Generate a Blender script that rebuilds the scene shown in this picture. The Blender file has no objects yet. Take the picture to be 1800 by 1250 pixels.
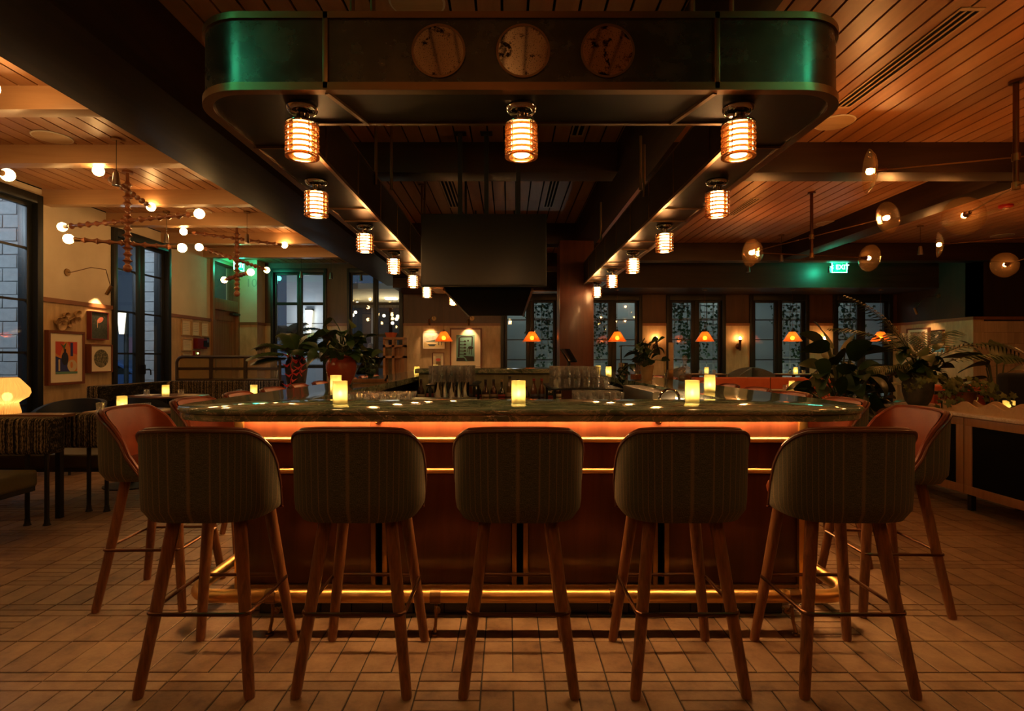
import bpy, bmesh, math, random
from mathutils import Vector, Matrix
RN = random.Random(11)
sc = bpy.context.scene
col = sc.collection
PI = math.pi

# ------------------------------------------------------------------ camera, world, exposure
H, F, VX, VY = 1.29, 980.0, 893.0, 628.0          # eye height, focal length in px, vanishing point (1800x1250 frame)
cd = bpy.data.cameras.new('camera'); cam = bpy.data.objects.new('camera', cd); col.objects.link(cam)
cam.location = (0, 0, H); cam.rotation_euler = (PI/2, 0, 0)
cd.sensor_width = 36; cd.lens = F/1800*36
cd.shift_x = (900-VX)/1800; cd.shift_y = (VY-625)/1800
cd.clip_start = .05; cd.clip_end = 200
sc.camera = cam
w = bpy.data.worlds.new('night'); sc.world = w; w.use_nodes = True
w.node_tree.nodes['Background'].inputs[0].default_value = (.20, .30, .48, 1)
w.node_tree.nodes['Background'].inputs[1].default_value = .05
sc.view_settings.view_transform = 'Standard'; sc.view_settings.look = 'None'
sc.view_settings.exposure = 2.1; sc.view_settings.gamma = 1; sc.view_settings.use_curve_mapping = False
cy = sc.cycles
cy.use_denoising = True; cy.use_adaptive_sampling = True; cy.adaptive_threshold = .035
cy.sample_clamp_indirect = 3.0
cy.caustics_reflective = False; cy.caustics_refractive = False
cy.max_bounces = 6; cy.diffuse_bounces = 3; cy.glossy_bounces = 3; cy.transparent_max_bounces = 28
WARM = (1.0, .50, .17); AMBER = (1.0, .44, .12); GREEN = (.04, 1.0, .55); COOL = (.62, .80, 1.0)

# ------------------------------------------------------------------ helpers
WO = {}
def px(x, y, Y):                                   # photo pixel + distance -> world point
    return ((x-VX)*Y/F, Y, H-(y-VY)*Y/F)
def tag(o, label=None, cat=None, group=None, kind=None):
    if label: o['label'] = label
    if cat: o['category'] = cat
    if group: o['group'] = group
    if kind: o['kind'] = kind
    return o
def thing(name, label, cat, loc=(0, 0, 0), rz=0, group=None):
    o = bpy.data.objects.new(name, None); col.objects.link(o)
    o.location = loc; o.rotation_euler = (0, 0, rz); o.empty_display_size = .1
    WO[o.name] = Vector(loc)
    return tag(o, label, cat, group)
def dup(root, loc, rz=None, label=None, group=None):
    r = root.copy(); col.objects.link(r); r.location = loc
    if rz is not None: r.rotation_euler = (0, 0, rz)
    if label: r['label'] = label
    if group: r['group'] = group
    for ch in list(root.children):
        c = ch.copy(); col.objects.link(c); c.parent = r
        for g in list(ch.children):
            d = g.copy(); col.objects.link(d); d.parent = c
    return r
def place(root, i, loc, rz, label, group):
    if i == 0:
        root.location = loc; root.rotation_euler = (0, 0, rz); root['label'] = label
        if group: root['group'] = group
        return root
    return dup(root, loc, rz, label, group)
def obj(name, me, parent=None):
    o = bpy.data.objects.new(name, me); col.objects.link(o)
    if parent is not None:
        o.parent = parent; WO[o.name] = WO.get(parent.name, Vector())
    return o

class MB:
    def __init__(s): s.v = []; s.f = []; s.m = []; s.uv = []; s.cur = 0
    def add(s, vs, fs, uv=None):
        o = len(s.v); s.v += [tuple(p) for p in vs]
        for k, f in enumerate(fs):
            s.f.append([i+o for i in f]); s.m.append(s.cur); s.uv.append(uv[k] if uv else None)
        return s
    def box(s, x0, x1, y0, y1, z0, z1):
        vs = [(x, y, z) for z in (z0, z1) for y in (y0, y1) for x in (x0, x1)]
        return s.add(vs, [(0, 2, 3, 1), (4, 5, 7, 6), (0, 1, 5, 4), (2, 6, 7, 3), (0, 4, 6, 2), (1, 3, 7, 5)])
    def cbox(s, cx, cy, cz, sx, sy, sz): return s.box(cx-sx/2, cx+sx/2, cy-sy/2, cy+sy/2, cz-sz/2, cz+sz/2)
    def obox(s, c, a, b, d):                       # centre and three half axes
        c, a, b, d = map(Vector, (c, a, b, d))
        vs = [c+i*a+j*b+k*d for k in (-1, 1) for j in (-1, 1) for i in (-1, 1)]
        return s.add(vs, [(0, 2, 3, 1), (4, 5, 7, 6), (0, 1, 5, 4), (2, 6, 7, 3), (0, 4, 6, 2), (1, 3, 7, 5)])
    def lathe(s, prof, seg=20, c=(0, 0, 0), ax=None, sx=1, sy=1, rib=0, nrib=0):
        n = len(prof); vs = []; fs = []
        q = Vector((0, 0, 1)).rotation_difference(Vector(ax)) if ax is not None else None
        for i in range(seg):
            a = 2*PI*i/seg
            for (r, z) in prof:
                rr = r*(1+rib*math.cos(nrib*a)) if rib else r
                p = Vector((rr*math.cos(a)*sx, rr*math.sin(a)*sy, z))
                if q: p = q @ p
                vs.append(p+Vector(c))
        for i in range(seg):
            j = (i+1) % seg
            for k in range(n-1):
                fs.append((i*n+k, j*n+k, j*n+k+1, i*n+k+1))
        if prof[0][0] > 1e-6: fs.append(tuple(i*n for i in range(seg))[::-1])
        if prof[-1][0] > 1e-6: fs.append(tuple(i*n+n-1 for i in range(seg)))
        return s.add(vs, fs)
    def tube(s, pts, r, seg=8, closed=False):
        pts = [Vector(p) for p in pts]; n = len(pts); vs = []; fs = []
        rs = r if isinstance(r, (list, tuple)) else [r]*n
        up = None
        for i in range(n):
            t = (pts[(i+1) % n]-pts[i-1]) if closed else (pts[min(i+1, n-1)]-pts[max(i-1, 0)])
            t.normalize()
            if up is None:
                up = t.orthogonal().normalized()
            else:
                up = up-t*up.dot(t)
                up = up.normalized() if up.length > 1e-6 else t.orthogonal().normalized()
            b = t.cross(up)
            for k in range(seg):
                a = 2*PI*k/seg
                vs.append(pts[i]+(up*math.cos(a)+b*math.sin(a))*rs[i])
        for i in range(n if closed else n-1):
            j = (i+1) % n
            for k in range(seg):
                l = (k+1) % seg
                fs.append((i*seg+k, i*seg+l, j*seg+l, j*seg+k))
        if not closed:
            fs.append(tuple(range(seg))[::-1]); fs.append(tuple((n-1)*seg+k for k in range(seg)))
        return s.add(vs, fs)
    def prism(s, poly, a0, a1, fn=lambda u, v, a: (u, v, a)):   # polygon extruded along a
        n = len(poly); vs = [fn(u, v, a) for a in (a0, a1) for (u, v) in poly]
        fs = [tuple(range(n))[::-1], tuple(range(n, 2*n))]
        for i in range(n):
            j = (i+1) % n; fs.append((i, j, n+j, n+i))
        return s.add(vs, fs)
    def ball(s, c, r, seg=12, rings=8, sc3=(1, 1, 1)):
        prof = [(r*math.sin(PI*k/rings), -r*math.cos(PI*k/rings)) for k in range(rings+1)]
        prof[0] = (0, -r); prof[-1] = (0, r)
        vs = []; fs = []; n = rings+1
        for i in range(seg):
            a = 2*PI*i/seg
            for (q, z) in prof: vs.append((c[0]+q*math.cos(a)*sc3[0], c[1]+q*math.sin(a)*sc3[1], c[2]+z*sc3[2]))
        for i in range(seg):
            j = (i+1) % seg
            for k in range(rings): fs.append((i*n+k, j*n+k, j*n+k+1, i*n+k+1))
        return s.add(vs, fs)
    def grid(s, fn, nu, nv, uvs=None):
        vs = [fn(i/nu, j/nv) for i in range(nu+1) for j in range(nv+1)]
        fs = []; uu = []
        for i in range(nu):
            for j in range(nv):
                a = i*(nv+1)+j; fs.append((a, a+nv+1, a+nv+2, a+1))
                if uvs: uu.append([uvs(i/nu, j/nv), uvs((i+1)/nu, j/nv), uvs((i+1)/nu, (j+1)/nv), uvs(i/nu, (j+1)/nv)])
        return s.add(vs, fs, uu if uvs else None)
    def sweep(s, pts, nrm, prof, closed=True):     # profile (offset outward, z) swept along a plan path
        n = len(pts); m = len(prof); vs = []; fs = []
        for p, q in zip(pts, nrm):
            for (d, z) in prof: vs.append((p[0]+q[0]*d, p[1]+q[1]*d, z))
        for i in range(n if closed else n-1):
            j = (i+1) % n
            for k in range(m):
                l = (k+1) % m; fs.append((i*m+k, j*m+k, j*m+l, i*m+l))
        if not closed:
            fs.append(tuple(range(m))); fs.append(tuple((n-1)*m+k for k in range(m))[::-1])
        return s.add(vs, fs)
    def mesh(s, name, mats, off=None, smooth=True, bevel=0, seg=2, ang=.7):
        me = bpy.data.meshes.new(name)
        v = s.v if off is None else [(a-off[0], b-off[1], c-off[2]) for (a, b, c) in s.v]
        me.from_pydata(v, [], s.f)
        if not isinstance(mats, (list, tuple)): mats = [mats]
        for m in mats: me.materials.append(m)
        if len(mats) > 1: me.polygons.foreach_set('material_index', s.m)
        if any(s.uv):
            L = me.uv_layers.new(name='UVMap').data; k = 0
            for f, u in zip(s.f, s.uv):
                for i in range(len(f)):
                    if u: L[k].uv = u[i]
                    k += 1
        bm = bmesh.new(); bm.from_mesh(me)
        bmesh.ops.recalc_face_normals(bm, faces=bm.faces)
        if bevel:
            es = [e for e in bm.edges if len(e.link_faces) == 2 and e.calc_face_angle(0) > .5]
            bmesh.ops.bevel(bm, geom=es, offset=bevel, segments=seg, affect='EDGES', profile=.6)
        bm.to_mesh(me); bm.free()
        if smooth:
            me.shade_smooth(); me.set_sharp_from_angle(angle=ang)
        return me
    def build(s, name, mats, parent=None, smooth=True, bevel=0, seg=2, ang=.7):
        off = WO.get(parent.name) if parent is not None else None
        return obj(name, s.mesh(name, mats, off, smooth, bevel, seg, ang), parent)

def rrect(x0, x1, y0, y1, r, n=8, rs=None):        # counter-clockwise rounded rectangle: points and outward normals
    cs = [(x1, y0, -PI/2, 1, -1), (x1, y1, 0, 1, 1), (x0, y1, PI/2, -1, 1), (x0, y0, PI, -1, -1)]
    P = []; N = []
    for k, (cx, cy_, a0, sx, sy) in enumerate(cs):
        q = (rs[k] if rs else r)
        ox, oy = cx-sx*q, cy_-sy*q
        for i in range(n+1):
            a = a0+PI/2*i/n
            P.append((ox+q*math.cos(a), oy+q*math.sin(a))); N.append((math.cos(a), math.sin(a)))
    return P, N
def arc(cx, cy_, r, a0, a1, n=8): return [(cx+r*math.cos(a0+(a1-a0)*i/n), cy_+r*math.sin(a0+(a1-a0)*i/n)) for i in range(n+1)]

# ------------------------------------------------------------------ materials
def nt(name):
    m = bpy.data.materials.new(name); m.use_nodes = True
    n = m.node_tree.nodes; l = m.node_tree.links
    b = n['Principled BSDF']; o = n['Material Output']
    return m, n, l, b, o
def coords(n, l, scale=(1, 1, 1), kind='Object', rot=(0, 0, 0)):
    t = n.new('ShaderNodeTexCoord'); mp = n.new('ShaderNodeMapping')
    mp.inputs['Scale'].default_value = scale; mp.inputs['Rotation'].default_value = rot
    l.new(t.outputs[kind], mp.inputs[0]); return mp.outputs[0]
def noise(n, l, v, scale, detail=4, rough=.55, dist=0):
    t = n.new('ShaderNodeTexNoise'); t.inputs['Scale'].default_value = scale; t.inputs['Detail'].default_value = detail
    t.inputs['Roughness'].default_value = rough; t.inputs['Distortion'].default_value = dist
    l.new(v, t.inputs['Vector']); return t.outputs['Fac']
def ramp(n, l, f, stops):
    r = n.new('ShaderNodeValToRGB'); e = r.color_ramp.elements
    while len(e) < len(stops): e.new(.5)
    for k, (p, c) in enumerate(stops): e[k].position = p; e[k].color = (*c, 1) if len(c) == 3 else c
    l.new(f, r.inputs[0]); return r.outputs['Color']
def bump(n, l, b, f, strength, dist=.01):
    k = n.new('ShaderNodeBump'); k.inputs['Strength'].default_value = strength; k.inputs['Distance'].default_value = dist
    l.new(f, k.inputs['Height']); l.new(k.outputs[0], b.inputs['Normal'])
def mul(n, l, a, b_, op='MULTIPLY'):
    k = n.new('ShaderNodeMath'); k.operation = op
    for i, q in enumerate((a, b_)):
        if isinstance(q, (int, float)): k.inputs[i].default_value = q
        else: l.new(q, k.inputs[i])
    return k.outputs[0]
def mixc(n, l, f, a, b_, mode='MIX'):
    k = n.new('ShaderNodeMix'); k.data_type = 'RGBA'; k.blend_type = mode
    for i, q in ((0, f), (6, a), (7, b_)):
        if isinstance(q, (int, float)): k.inputs[i].default_value = q
        elif isinstance(q, tuple): k.inputs[i].default_value = (*q, 1)
        else: l.new(q, k.inputs[i])
    return k.outputs[2]
def M(name, c, rough=.5, metal=0, c2=None, nscale=8, stretch=(1, 1, 1), bmp=0, bscale=40, spec=.5, coat=0, bstretch=None, trans=0):
    m, n, l, b, o = nt(name)
    b.inputs['Base Color'].default_value = (*c, 1); b.inputs['Roughness'].default_value = rough; b.inputs['Metallic'].default_value = metal
    b.inputs['Specular IOR Level'].default_value = spec; b.inputs['Coat Weight'].default_value = coat
    b.inputs['Coat Roughness'].default_value = .1
    v = coords(n, l, stretch)
    if c2:
        f = noise(n, l, v, nscale, 5)
        l.new(ramp(n, l, f, [(.3, c), (.72, c2)]), b.inputs['Base Color'])
    if bmp:
        v2 = coords(n, l, bstretch or stretch)
        bump(n, l, b, noise(n, l, v2, bscale, 3), bmp, .004)
    return m
def wood(name, c, c2, grain='z', scale=1.0, rough=.35, coat=0, rnd=0, spec=.5):
    m, n, l, b, o = nt(name)
    s = {'x': (1.2, 14, 14), 'y': (14, 1.2, 14), 'z': (14, 14, 1.2)}[grain]
    v = coords(n, l, tuple(q*scale for q in s))
    if rnd:
        oi = n.new('ShaderNodeObjectInfo'); ad = n.new('ShaderNodeVectorMath'); ad.operation = 'ADD'
        cb = n.new('ShaderNodeCombineXYZ'); l.new(mul(n, l, oi.outputs['Random'], 40.0), cb.inputs[0]); l.new(mul(n, l, oi.outputs['Random'], 17.0), cb.inputs[1])
        l.new(v, ad.inputs[0]); l.new(cb.outputs[0], ad.inputs[1]); v = ad.outputs[0]
    f = noise(n, l, v, 1.5, 6, .6, .9)
    cc = ramp(n, l, f, [(.28, c), (.5, tuple((p+q)/2 for p, q in zip(c, c2))), (.75, c2)])
    if rnd:
        hs = n.new('ShaderNodeHueSaturation'); l.new(cc, hs.inputs['Color'])
        l.new(mul(n, l, mul(n, l, oi.outputs['Random'], rnd), 1-rnd/2, 'ADD'), hs.inputs['Value']); cc = hs.outputs[0]
    l.new(cc, b.inputs['Base Color']); b.inputs['Roughness'].default_value = rough; b.inputs['Specular IOR Level'].default_value = spec
    b.inputs['Coat Weight'].default_value = coat; b.inputs['Coat Roughness'].default_value = .12
    bump(n, l, b, f, .12, .003)
    return m
def emis(name, c, s, base=(0, 0, 0)):
    m, n, l, b, o = nt(name)
    b.inputs['Base Color'].default_value = (*base, 1); b.inputs['Emission Color'].default_value = (*c, 1); b.inputs['Emission Strength'].default_value = s
    b.inputs['Roughness'].default_value = .6
    return m
def thin(name, tint=(1, 1, 1), refl=.0, rough=.02, seed=0, ior=1.45, body=None, bamt=0.0):
    m, n, l, b, o = nt(name); n.remove(b)
    tr = n.new('ShaderNodeBsdfTransparent'); tr.inputs[0].default_value = (*tint, 1)
    gl = n.new('ShaderNodeBsdfGlossy'); gl.inputs['Roughness'].default_value = rough
    fr = n.new('ShaderNodeLayerWeight'); fr.inputs['Blend'].default_value = .5; f0 = ((ior-1)/(ior+1))**2
    base = tr.outputs[0]
    if body:
        df = n.new('ShaderNodeBsdfTranslucent'); df.inputs[0].default_value = (*body, 1)
        d2 = n.new('ShaderNodeBsdfDiffuse'); d2.inputs[0].default_value = (*body, 1)
        a = n.new('ShaderNodeMixShader'); a.inputs[0].default_value = .5; l.new(df.outputs[0], a.inputs[1]); l.new(d2.outputs[0], a.inputs[2])
        x = n.new('ShaderNodeMixShader'); x.inputs[0].default_value = bamt; l.new(base, x.inputs[1]); l.new(a.outputs[0], x.inputs[2]); base = x.outputs[0]
    mx = n.new('ShaderNodeMixShader')
    l.new(mul(n, l, mul(n, l, mul(n, l, fr.outputs['Facing'], 5.0, 'POWER'), 1-f0-refl), f0+refl, 'ADD'), mx.inputs[0]); l.new(base, mx.inputs[1]); l.new(gl.outputs[0], mx.inputs[2])
    if seed:
        v = coords(n, l); bp = n.new('ShaderNodeBump'); bp.inputs['Strength'].default_value = .8; bp.inputs['Distance'].default_value = .01
        l.new(noise(n, l, v, seed, 2), bp.inputs['Height']); l.new(bp.outputs[0], gl.inputs['Normal']); l.new(bp.outputs[0], fr.inputs['Normal'])
    l.new(mx.outputs[0], o.inputs[0]); return m
def tilewall(name, c, c2, grout, w, h, axis='xz', rough=.45):
    m, n, l, b, o = nt(name)
    t = n.new('ShaderNodeTexCoord'); sx = n.new('ShaderNodeSeparateXYZ'); l.new(t.outputs['Object'], sx.inputs[0])
    cb = n.new('ShaderNodeCombineXYZ'); l.new(sx.outputs['X' if axis[0] == 'x' else 'Y'], cb.inputs[0]); l.new(sx.outputs['Z'], cb.inputs[1])
    br = n.new('ShaderNodeTexBrick'); br.offset = 0; br.squash = 1
    br.inputs['Scale'].default_value = 1; br.inputs['Brick Width'].default_value = w; br.inputs['Row Height'].default_value = h
    br.inputs['Mortar Size'].default_value = .0028; br.inputs['Mortar Smooth'].default_value = .3; br.inputs['Bias'].default_value = 0
    br.inputs['Color1'].default_value = (*c, 1); br.inputs['Color2'].default_value = (*c2, 1); br.inputs['Mortar'].default_value = (*grout, 1)
    l.new(cb.outputs[0], br.inputs['Vector'])
    nz = noise(n, l, coords(n, l, (9, 9, 3)), 1.4, 5)
    l.new(mixc(n, l, .5, br.outputs['Color'], ramp(n, l, nz, [(.3, tuple(q*.75 for q in c)), (.75, tuple(min(1, q*1.25) for q in c2))])), b.inputs['Base Color'])
    b.inputs['Roughness'].default_value = rough
    bump(n, l, b, br.outputs['Fac'], -.5, .003)
    return m
def tilefloor(name, src):
    m, n, l, b, o = nt(name)
    if src == 'obj': oi = n.new('ShaderNodeObjectInfo'); r = oi.outputs['Random']
    else: g = n.new('ShaderNodeNewGeometry'); r = g.outputs['Random Per Island']
    t = n.new('ShaderNodeNewGeometry')
    f = noise(n, l, t.outputs['Position'], 9, 6, .65); f2 = noise(n, l, t.outputs['Position'], 70, 3)
    base = ramp(n, l, r, [(0, (.105, .048, .024)), (.3, (.20, .105, .055)), (.6, (.28, .16, .09)), (1, (.35, .215, .125))])
    cc = mixc(n, l, .6, base, ramp(n, l, f, [(.32, (.085, .036, .018)), (.5, (.25, .145, .08)), (.72, (.38, .25, .15))]), 'MIX')
    l.new(cc, b.inputs['Base Color'])
    l.new(mul(n, l, mul(n, l, f, .3), .36, 'ADD'), b.inputs['Roughness'])
    bump(n, l, b, mul(n, l, f, f2), .35, .004)
    return m
def fabric_twill(name):
    m, n, l, b, o = nt(name)
    v = coords(n, l, (1, 1, 1), 'UV'); sx = n.new('ShaderNodeSeparateXYZ'); l.new(v, sx.inputs[0])
    u, vv = sx.outputs[0], sx.outputs[1]
    fr = mul(n, l, mul(n, l, u, 34.0), 0, 'ADD')
    saw = mul(n, l, fr, 1.0, 'FRACT') if False else None
    k = n.new('ShaderNodeMath'); k.operation = 'FRACT'; l.new(fr, k.inputs[0])
    st = ramp(n, l, k.outputs[0], [(0, (0, 0, 0)), (.80, (0, 0, 0)), (.86, (1, 1, 1)), (.93, (1, 1, 1)), (.99, (0, 0, 0))])
    nz = noise(n, l, coords(n, l, (900, 260, 1), 'UV'), 1, 2); nz2 = noise(n, l, coords(n, l, (120, 900, 1), 'UV'), 1, 2)
    base = ramp(n, l, mul(n, l, nz, nz2), [(.10, (.020, .020, .014)), (.30, (.10, .095, .064)), (.5, (.21, .19, .13))])
    c = mixc(n, l, mul(n, l, st, .45), base, (.30, .19, .085))
    l.new(c, b.inputs['Base Color']); b.inputs['Roughness'].default_value = .9; b.inputs['Specular IOR Level'].default_value = .15
    b.inputs['Sheen Weight'].default_value = .2; b.inputs['Sheen Tint'].default_value = (.8, .6, .4, 1)
    bump(n, l, b, mul(n, l, nz, nz2, 'ADD'), .5, .0025)
    return m
def fabric_stripe(name, axis=0):
    m, n, l, b, o = nt(name)
    v = coords(n, l); sx = n.new('ShaderNodeSeparateXYZ'); l.new(v, sx.inputs[0])
    ds = noise(n, l, coords(n, l, (2, 2, 6)), 3, 3)
    q = mul(n, l, mul(n, l, sx.outputs[axis], 26.0), mul(n, l, ds, .35), 'ADD')
    cb = n.new('ShaderNodeCombineXYZ'); l.new(q, cb.inputs[0])
    f = noise(n, l, cb.outputs[0], 1.9, 3, .8)
    sp = noise(n, l, coords(n, l, (60, 60, 25)), 2, 2)
    f = mul(n, l, f, mul(n, l, sp, .35), 'ADD')
    l.new(ramp(n, l, f, [(.56, (.006, .006, .006)), (.66, (.022, .020, .016)), (.72, (.15, .105, .055)), (.80, (.32, .25, .15))]), b.inputs['Base Color'])
    b.inputs['Roughness'].default_value = .95; b.inputs['Specular IOR Level'].default_value = .1
    bump(n, l, b, f, .8, .012)
    return m
def marble(name, dark, mid, light, vein, rough=.07, scale=1.0):
    m, n, l, b, o = nt(name)
    v = coords(n, l, (scale*1.1, scale*2.2, scale*2))
    f = noise(n, l, v, 2.2, 8, .62, 1.6)
    c = ramp(n, l, f, [(.25, dark), (.45, mid), (.62, light), (.8, mid)])
    wv = noise(n, l, coords(n, l, (scale*.8, scale*2.6, scale*2.0), rot=(0, 0, .5)), 3.0, 7, .7, 2.6)
    vv = ramp(n, l, wv, [(.47, (0, 0, 0)), (.497, (1, 1, 1)), (.52, (0, 0, 0))])
    l.new(mixc(n, l, mul(n, l, vv, .7), c, vein), b.inputs['Base Color'])
    b.inputs['Roughness'].default_value = rough; b.inputs['Specular IOR Level'].default_value = .45
    return m
def leafmat(name, c, c2, rough=.4):
    m, n, l, b, o = nt(name)
    oi = n.new('ShaderNodeObjectInfo'); f = noise(n, l, coords(n, l), 7, 3)
    l.new(ramp(n, l, mul(n, l, mul(n, l, f, .6), mul(n, l, oi.outputs['Random'], .5), 'ADD'), [(.2, c), (.75, c2)]), b.inputs['Base Color'])
    b.inputs['Roughness'].default_value = rough; b.inputs['Subsurface Weight'].default_value = 0
    return m
def bronze(name, c, c2, rough=.34):
    m, n, l, b, o = nt(name)
    f = noise(n, l, coords(n, l, (3, 3, 4)), 1.6, 8, .65)
    f2 = noise(n, l, coords(n, l, (1.2, 1.2, 30)), 5, 3)
    l.new(ramp(n, l, f, [(.3, c), (.7, c2)]), b.inputs['Base Color']); b.inputs['Metallic'].default_value = .85
    l.new(mul(n, l, mul(n, l, f, .25), rough-.1, 'ADD'), b.inputs['Roughness'])
    bump(n, l, b, f2, .04, .002)
    return m
def mirror_aged_silhouettes(name):
    m, n, l, b, o = nt(name)
    f = noise(n, l, coords(n, l), 9, 8, .72, .4); g = noise(n, l, coords(n, l), 220, 2, .5)
    a = ramp(n, l, f, [(.55, (1, 1, 1)), (.60, (0, 0, 0))]); sp = ramp(n, l, g, [(.34, (0, 0, 0)), (.40, (1, 1, 1))])  # dark blobs paint in reflected silhouettes; fine specks are antique speckle
    l.new(mixc(n, l, mul(n, l, a, sp), (.03, .022, .014), (.92, .86, .74)), b.inputs['Base Color'])
    b.inputs['Metallic'].default_value = 1; b.inputs['Roughness'].default_value = .06
    return m

m_black = M('black_metal', (.012, .013, .013), .42, .3)
m_blackm = M('black_matte', (.004, .004, .004), .8, spec=.08)
m_frame = M('window_black', (.010, .012, .012), .4, .2)
m_brass = M('brass', (.78, .47, .17), .36, 1, (.66, .38, .12), 12)
m_brassd = M('aged_brass', (.34, .20, .08), .36, 1, (.24, .14, .06), 10)
m_copper = M('copper_rod', (.16, .075, .04), .32, 1)
m_chrome = M('polished_steel', (.62, .58, .52), .10, 1)
m_steel = M('brushed_steel', (.42, .40, .37), .32, 1, bmp=.1, bscale=300, stretch=(1, 1, .05))
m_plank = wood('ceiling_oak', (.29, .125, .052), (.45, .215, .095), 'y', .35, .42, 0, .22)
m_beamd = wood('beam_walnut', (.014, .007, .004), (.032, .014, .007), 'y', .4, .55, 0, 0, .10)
m_beamdx = wood('beam_walnut_cross', (.020, .009, .005), (.042, .018, .009), 'x', .4, .46, 0, 0, .25)
m_beaml = wood('beam_oak', (.42, .235, .11), (.55, .33, .17), 'x', .35, .4)
m_walnut = wood('walnut_panel', (.062, .015, .007), (.14, .038, .016), 'z', .5, .32, .15)
m_column = wood('column_cherry', (.075, .019, .009), (.14, .038, .016), 'z', .4, .36, .15)
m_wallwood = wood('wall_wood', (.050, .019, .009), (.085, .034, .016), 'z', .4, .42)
m_oak = wood('stool_oak', (.095, .036, .015), (.32, .125, .045), 'z', 2.4, .38, .1)
m_door = wood('door_wood', (.17, .075, .03), (.30, .14, .06), 'z', .6, .4)
m_cab = wood('cabinet_oak', (.26, .115, .045), (.40, .19, .08), 'z', .8, .4)
m_tray = wood('tray_ash', (.42, .26, .13), (.55, .36, .19), 'x', .8, .5)
m_table = wood('table_wood', (.12, .045, .02), (.22, .09, .04), 'x', .6, .3, .2)
m_bead = wood('turned_wood', (.15, .048, .018), (.26, .09, .034), 'z', 1.5, .35, .2)
m_plaster = M('plaster', (.58, .47, .33), .85, 0, (.66, .55, .40), 3, bmp=.15, bscale=90)
m_tilel = tilewall('tile_left', (.50, .33, .16), (.57, .39, .20), (.38, .25, .13), .075, .40, 'yz')
m_tileb = tilewall('tile_back', (.52, .36, .20), (.60, .44, .26), (.46, .33, .2), .085, .34, 'xz')
m_tiler = tilewall('tile_side', (.46, .30, .16), (.53, .36, .20), (.42, .28, .16), .075, .30, 'yz')
m_tilebar = tilewall('tile_bar', (.20, .20, .13), (.27, .25, .15), (.12, .11, .08), .16, .16, 'xz', .25)
m_rail = wood('rail_wood', (.20, .075, .03), (.27, .11, .045), 'y', .6, .4)
m_grout = M('grout', (.035, .026, .02), .9, bmp=.3, bscale=200)
m_tile_o = tilefloor('floor_tile_single', 'obj'); m_tile_i = tilefloor('floor_tile_field', 'isl')
m_twill = fabric_twill('stool_twill')
m_leather = M('stool_leather', (.105, .018, .005), .40, 0, (.14, .028, .008), 14, bmp=.12, bscale=260, spec=.16)
m_leatherd = M('leather_piping', (.09, .024, .010), .4)
m_stripe = fabric_stripe('boucle_stripe', 0); m_stripey = fabric_stripe('boucle_stripe_side', 1)
m_olive = M('olive_leather', (.075, .060, .022), .45, 0, (.10, .08, .03), 8, bmp=.1, bscale=150)
m_orange = M('orange_leather', (.50, .11, .045), .42, 0, (.57, .14, .06), 8, bmp=.1, bscale=150)
m_greyf = M('grey_wool', (.12, .125, .12), .95, 0, (.17, .17, .16), 60, bmp=.3, bscale=200)
m_navy = M('navy_leather', (.006, .013, .034), .4, 0, (.01, .02, .045), 9)
m_navyf = M('navy_fabric', (.008, .011, .018), .9, 0, (.013, .017, .026), 50)
m_marble = marble('green_quartzite', (.035, .065, .045), (.11, .155, .105), (.25, .28, .19), (.55, .50, .36))
m_marblew = marble('cream_marble', (.50, .36, .26), (.62, .48, .37), (.68, .55, .44), (.30, .17, .10), .2, 2)
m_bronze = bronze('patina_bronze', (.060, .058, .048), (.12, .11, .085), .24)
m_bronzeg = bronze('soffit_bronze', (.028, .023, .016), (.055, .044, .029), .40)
m_bronzet = M('bronze_trim', (.26, .155, .075), .34, 1)
m_mirror = mirror_aged_silhouettes('aged_silhouette_mirror')
m_glass = thin('window_glass', (.93, .96, .96), .03)
m_drink = thin('drink_glass', (.99, .99, .99), .16, .03, body=(.95, .9, .85), bamt=.085)
m_seed = thin('seeded_glass', (.80, .66, .42), .03, .12, 60, body=(.55, .42, .22), bamt=.22)
m_disc = thin('disc_glass', (.95, .86, .72), .03, .03, 45, body=(.85, .55, .3), bamt=.008)
m_ringg = thin('amber_ring', (.26, .13, .045), .12, .10, body=(.40, .21, .08), bamt=.30)
m_candleg = thin('candle_glass', (.99, .95, .72), .02, .25, body=(.98, .92, .62), bamt=.84)
m_paper = M('mat_board', (.74, .63, .46), .9)
m_white = M('white_paint', (.66, .60, .50), .7)
m_extw = M('outside_white', (.62, .66, .68), .85, bmp=.1, bscale=30)
m_screen = M('tv_screen', (.003, .003, .003), .30, 0, spec=.35)
m_gloss = M('black_gloss', (.004, .004, .004), .14, 0, spec=.25)
m_leaf = leafmat('leaf_green', (.008, .026, .008), (.030, .070, .018)); m_leafl = leafmat('leaf_lime', (.025, .055, .012), (.09, .12, .03)); m_ivy = leafmat('ivy_green', (.02, .07, .03), (.06, .16, .06))
m_leafd = leafmat('leaf_dark', (.008, .024, .010), (.028, .065, .024), .38)
m_red = M('red_bract', (.55, .03, .035), .4)
m_stem = M('stem', (.05, .07, .02), .6)
m_terra = M('red_glaze', (.30, .035, .012), .16, 0, (.38, .06, .02), 5, coat=.4)
m_stone = M('stone_vase', (.045, .045, .034), .8, 0, (.09, .085, .062), 18, bmp=.6, bscale=50)
m_urn = M('dark_urn', (.016, .013, .011), .4, 0, (.03, .025, .02), 8)
m_brown = M('brown_glaze', (.10, .035, .014), .12, coat=.6)
m_soil = M('soil', (.02, .013, .008), .95)
m_brickw = M('painted_brick', (.40, .43, .45), .85, 0, (.50, .53, .55), 12, bmp=.5, bscale=60)
m_bulb = emis('bulb_glow', (1.0, .40, .10), 115); m_sconce = emis('sconce_bulb', (1.0, .46, .14), 26)
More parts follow.
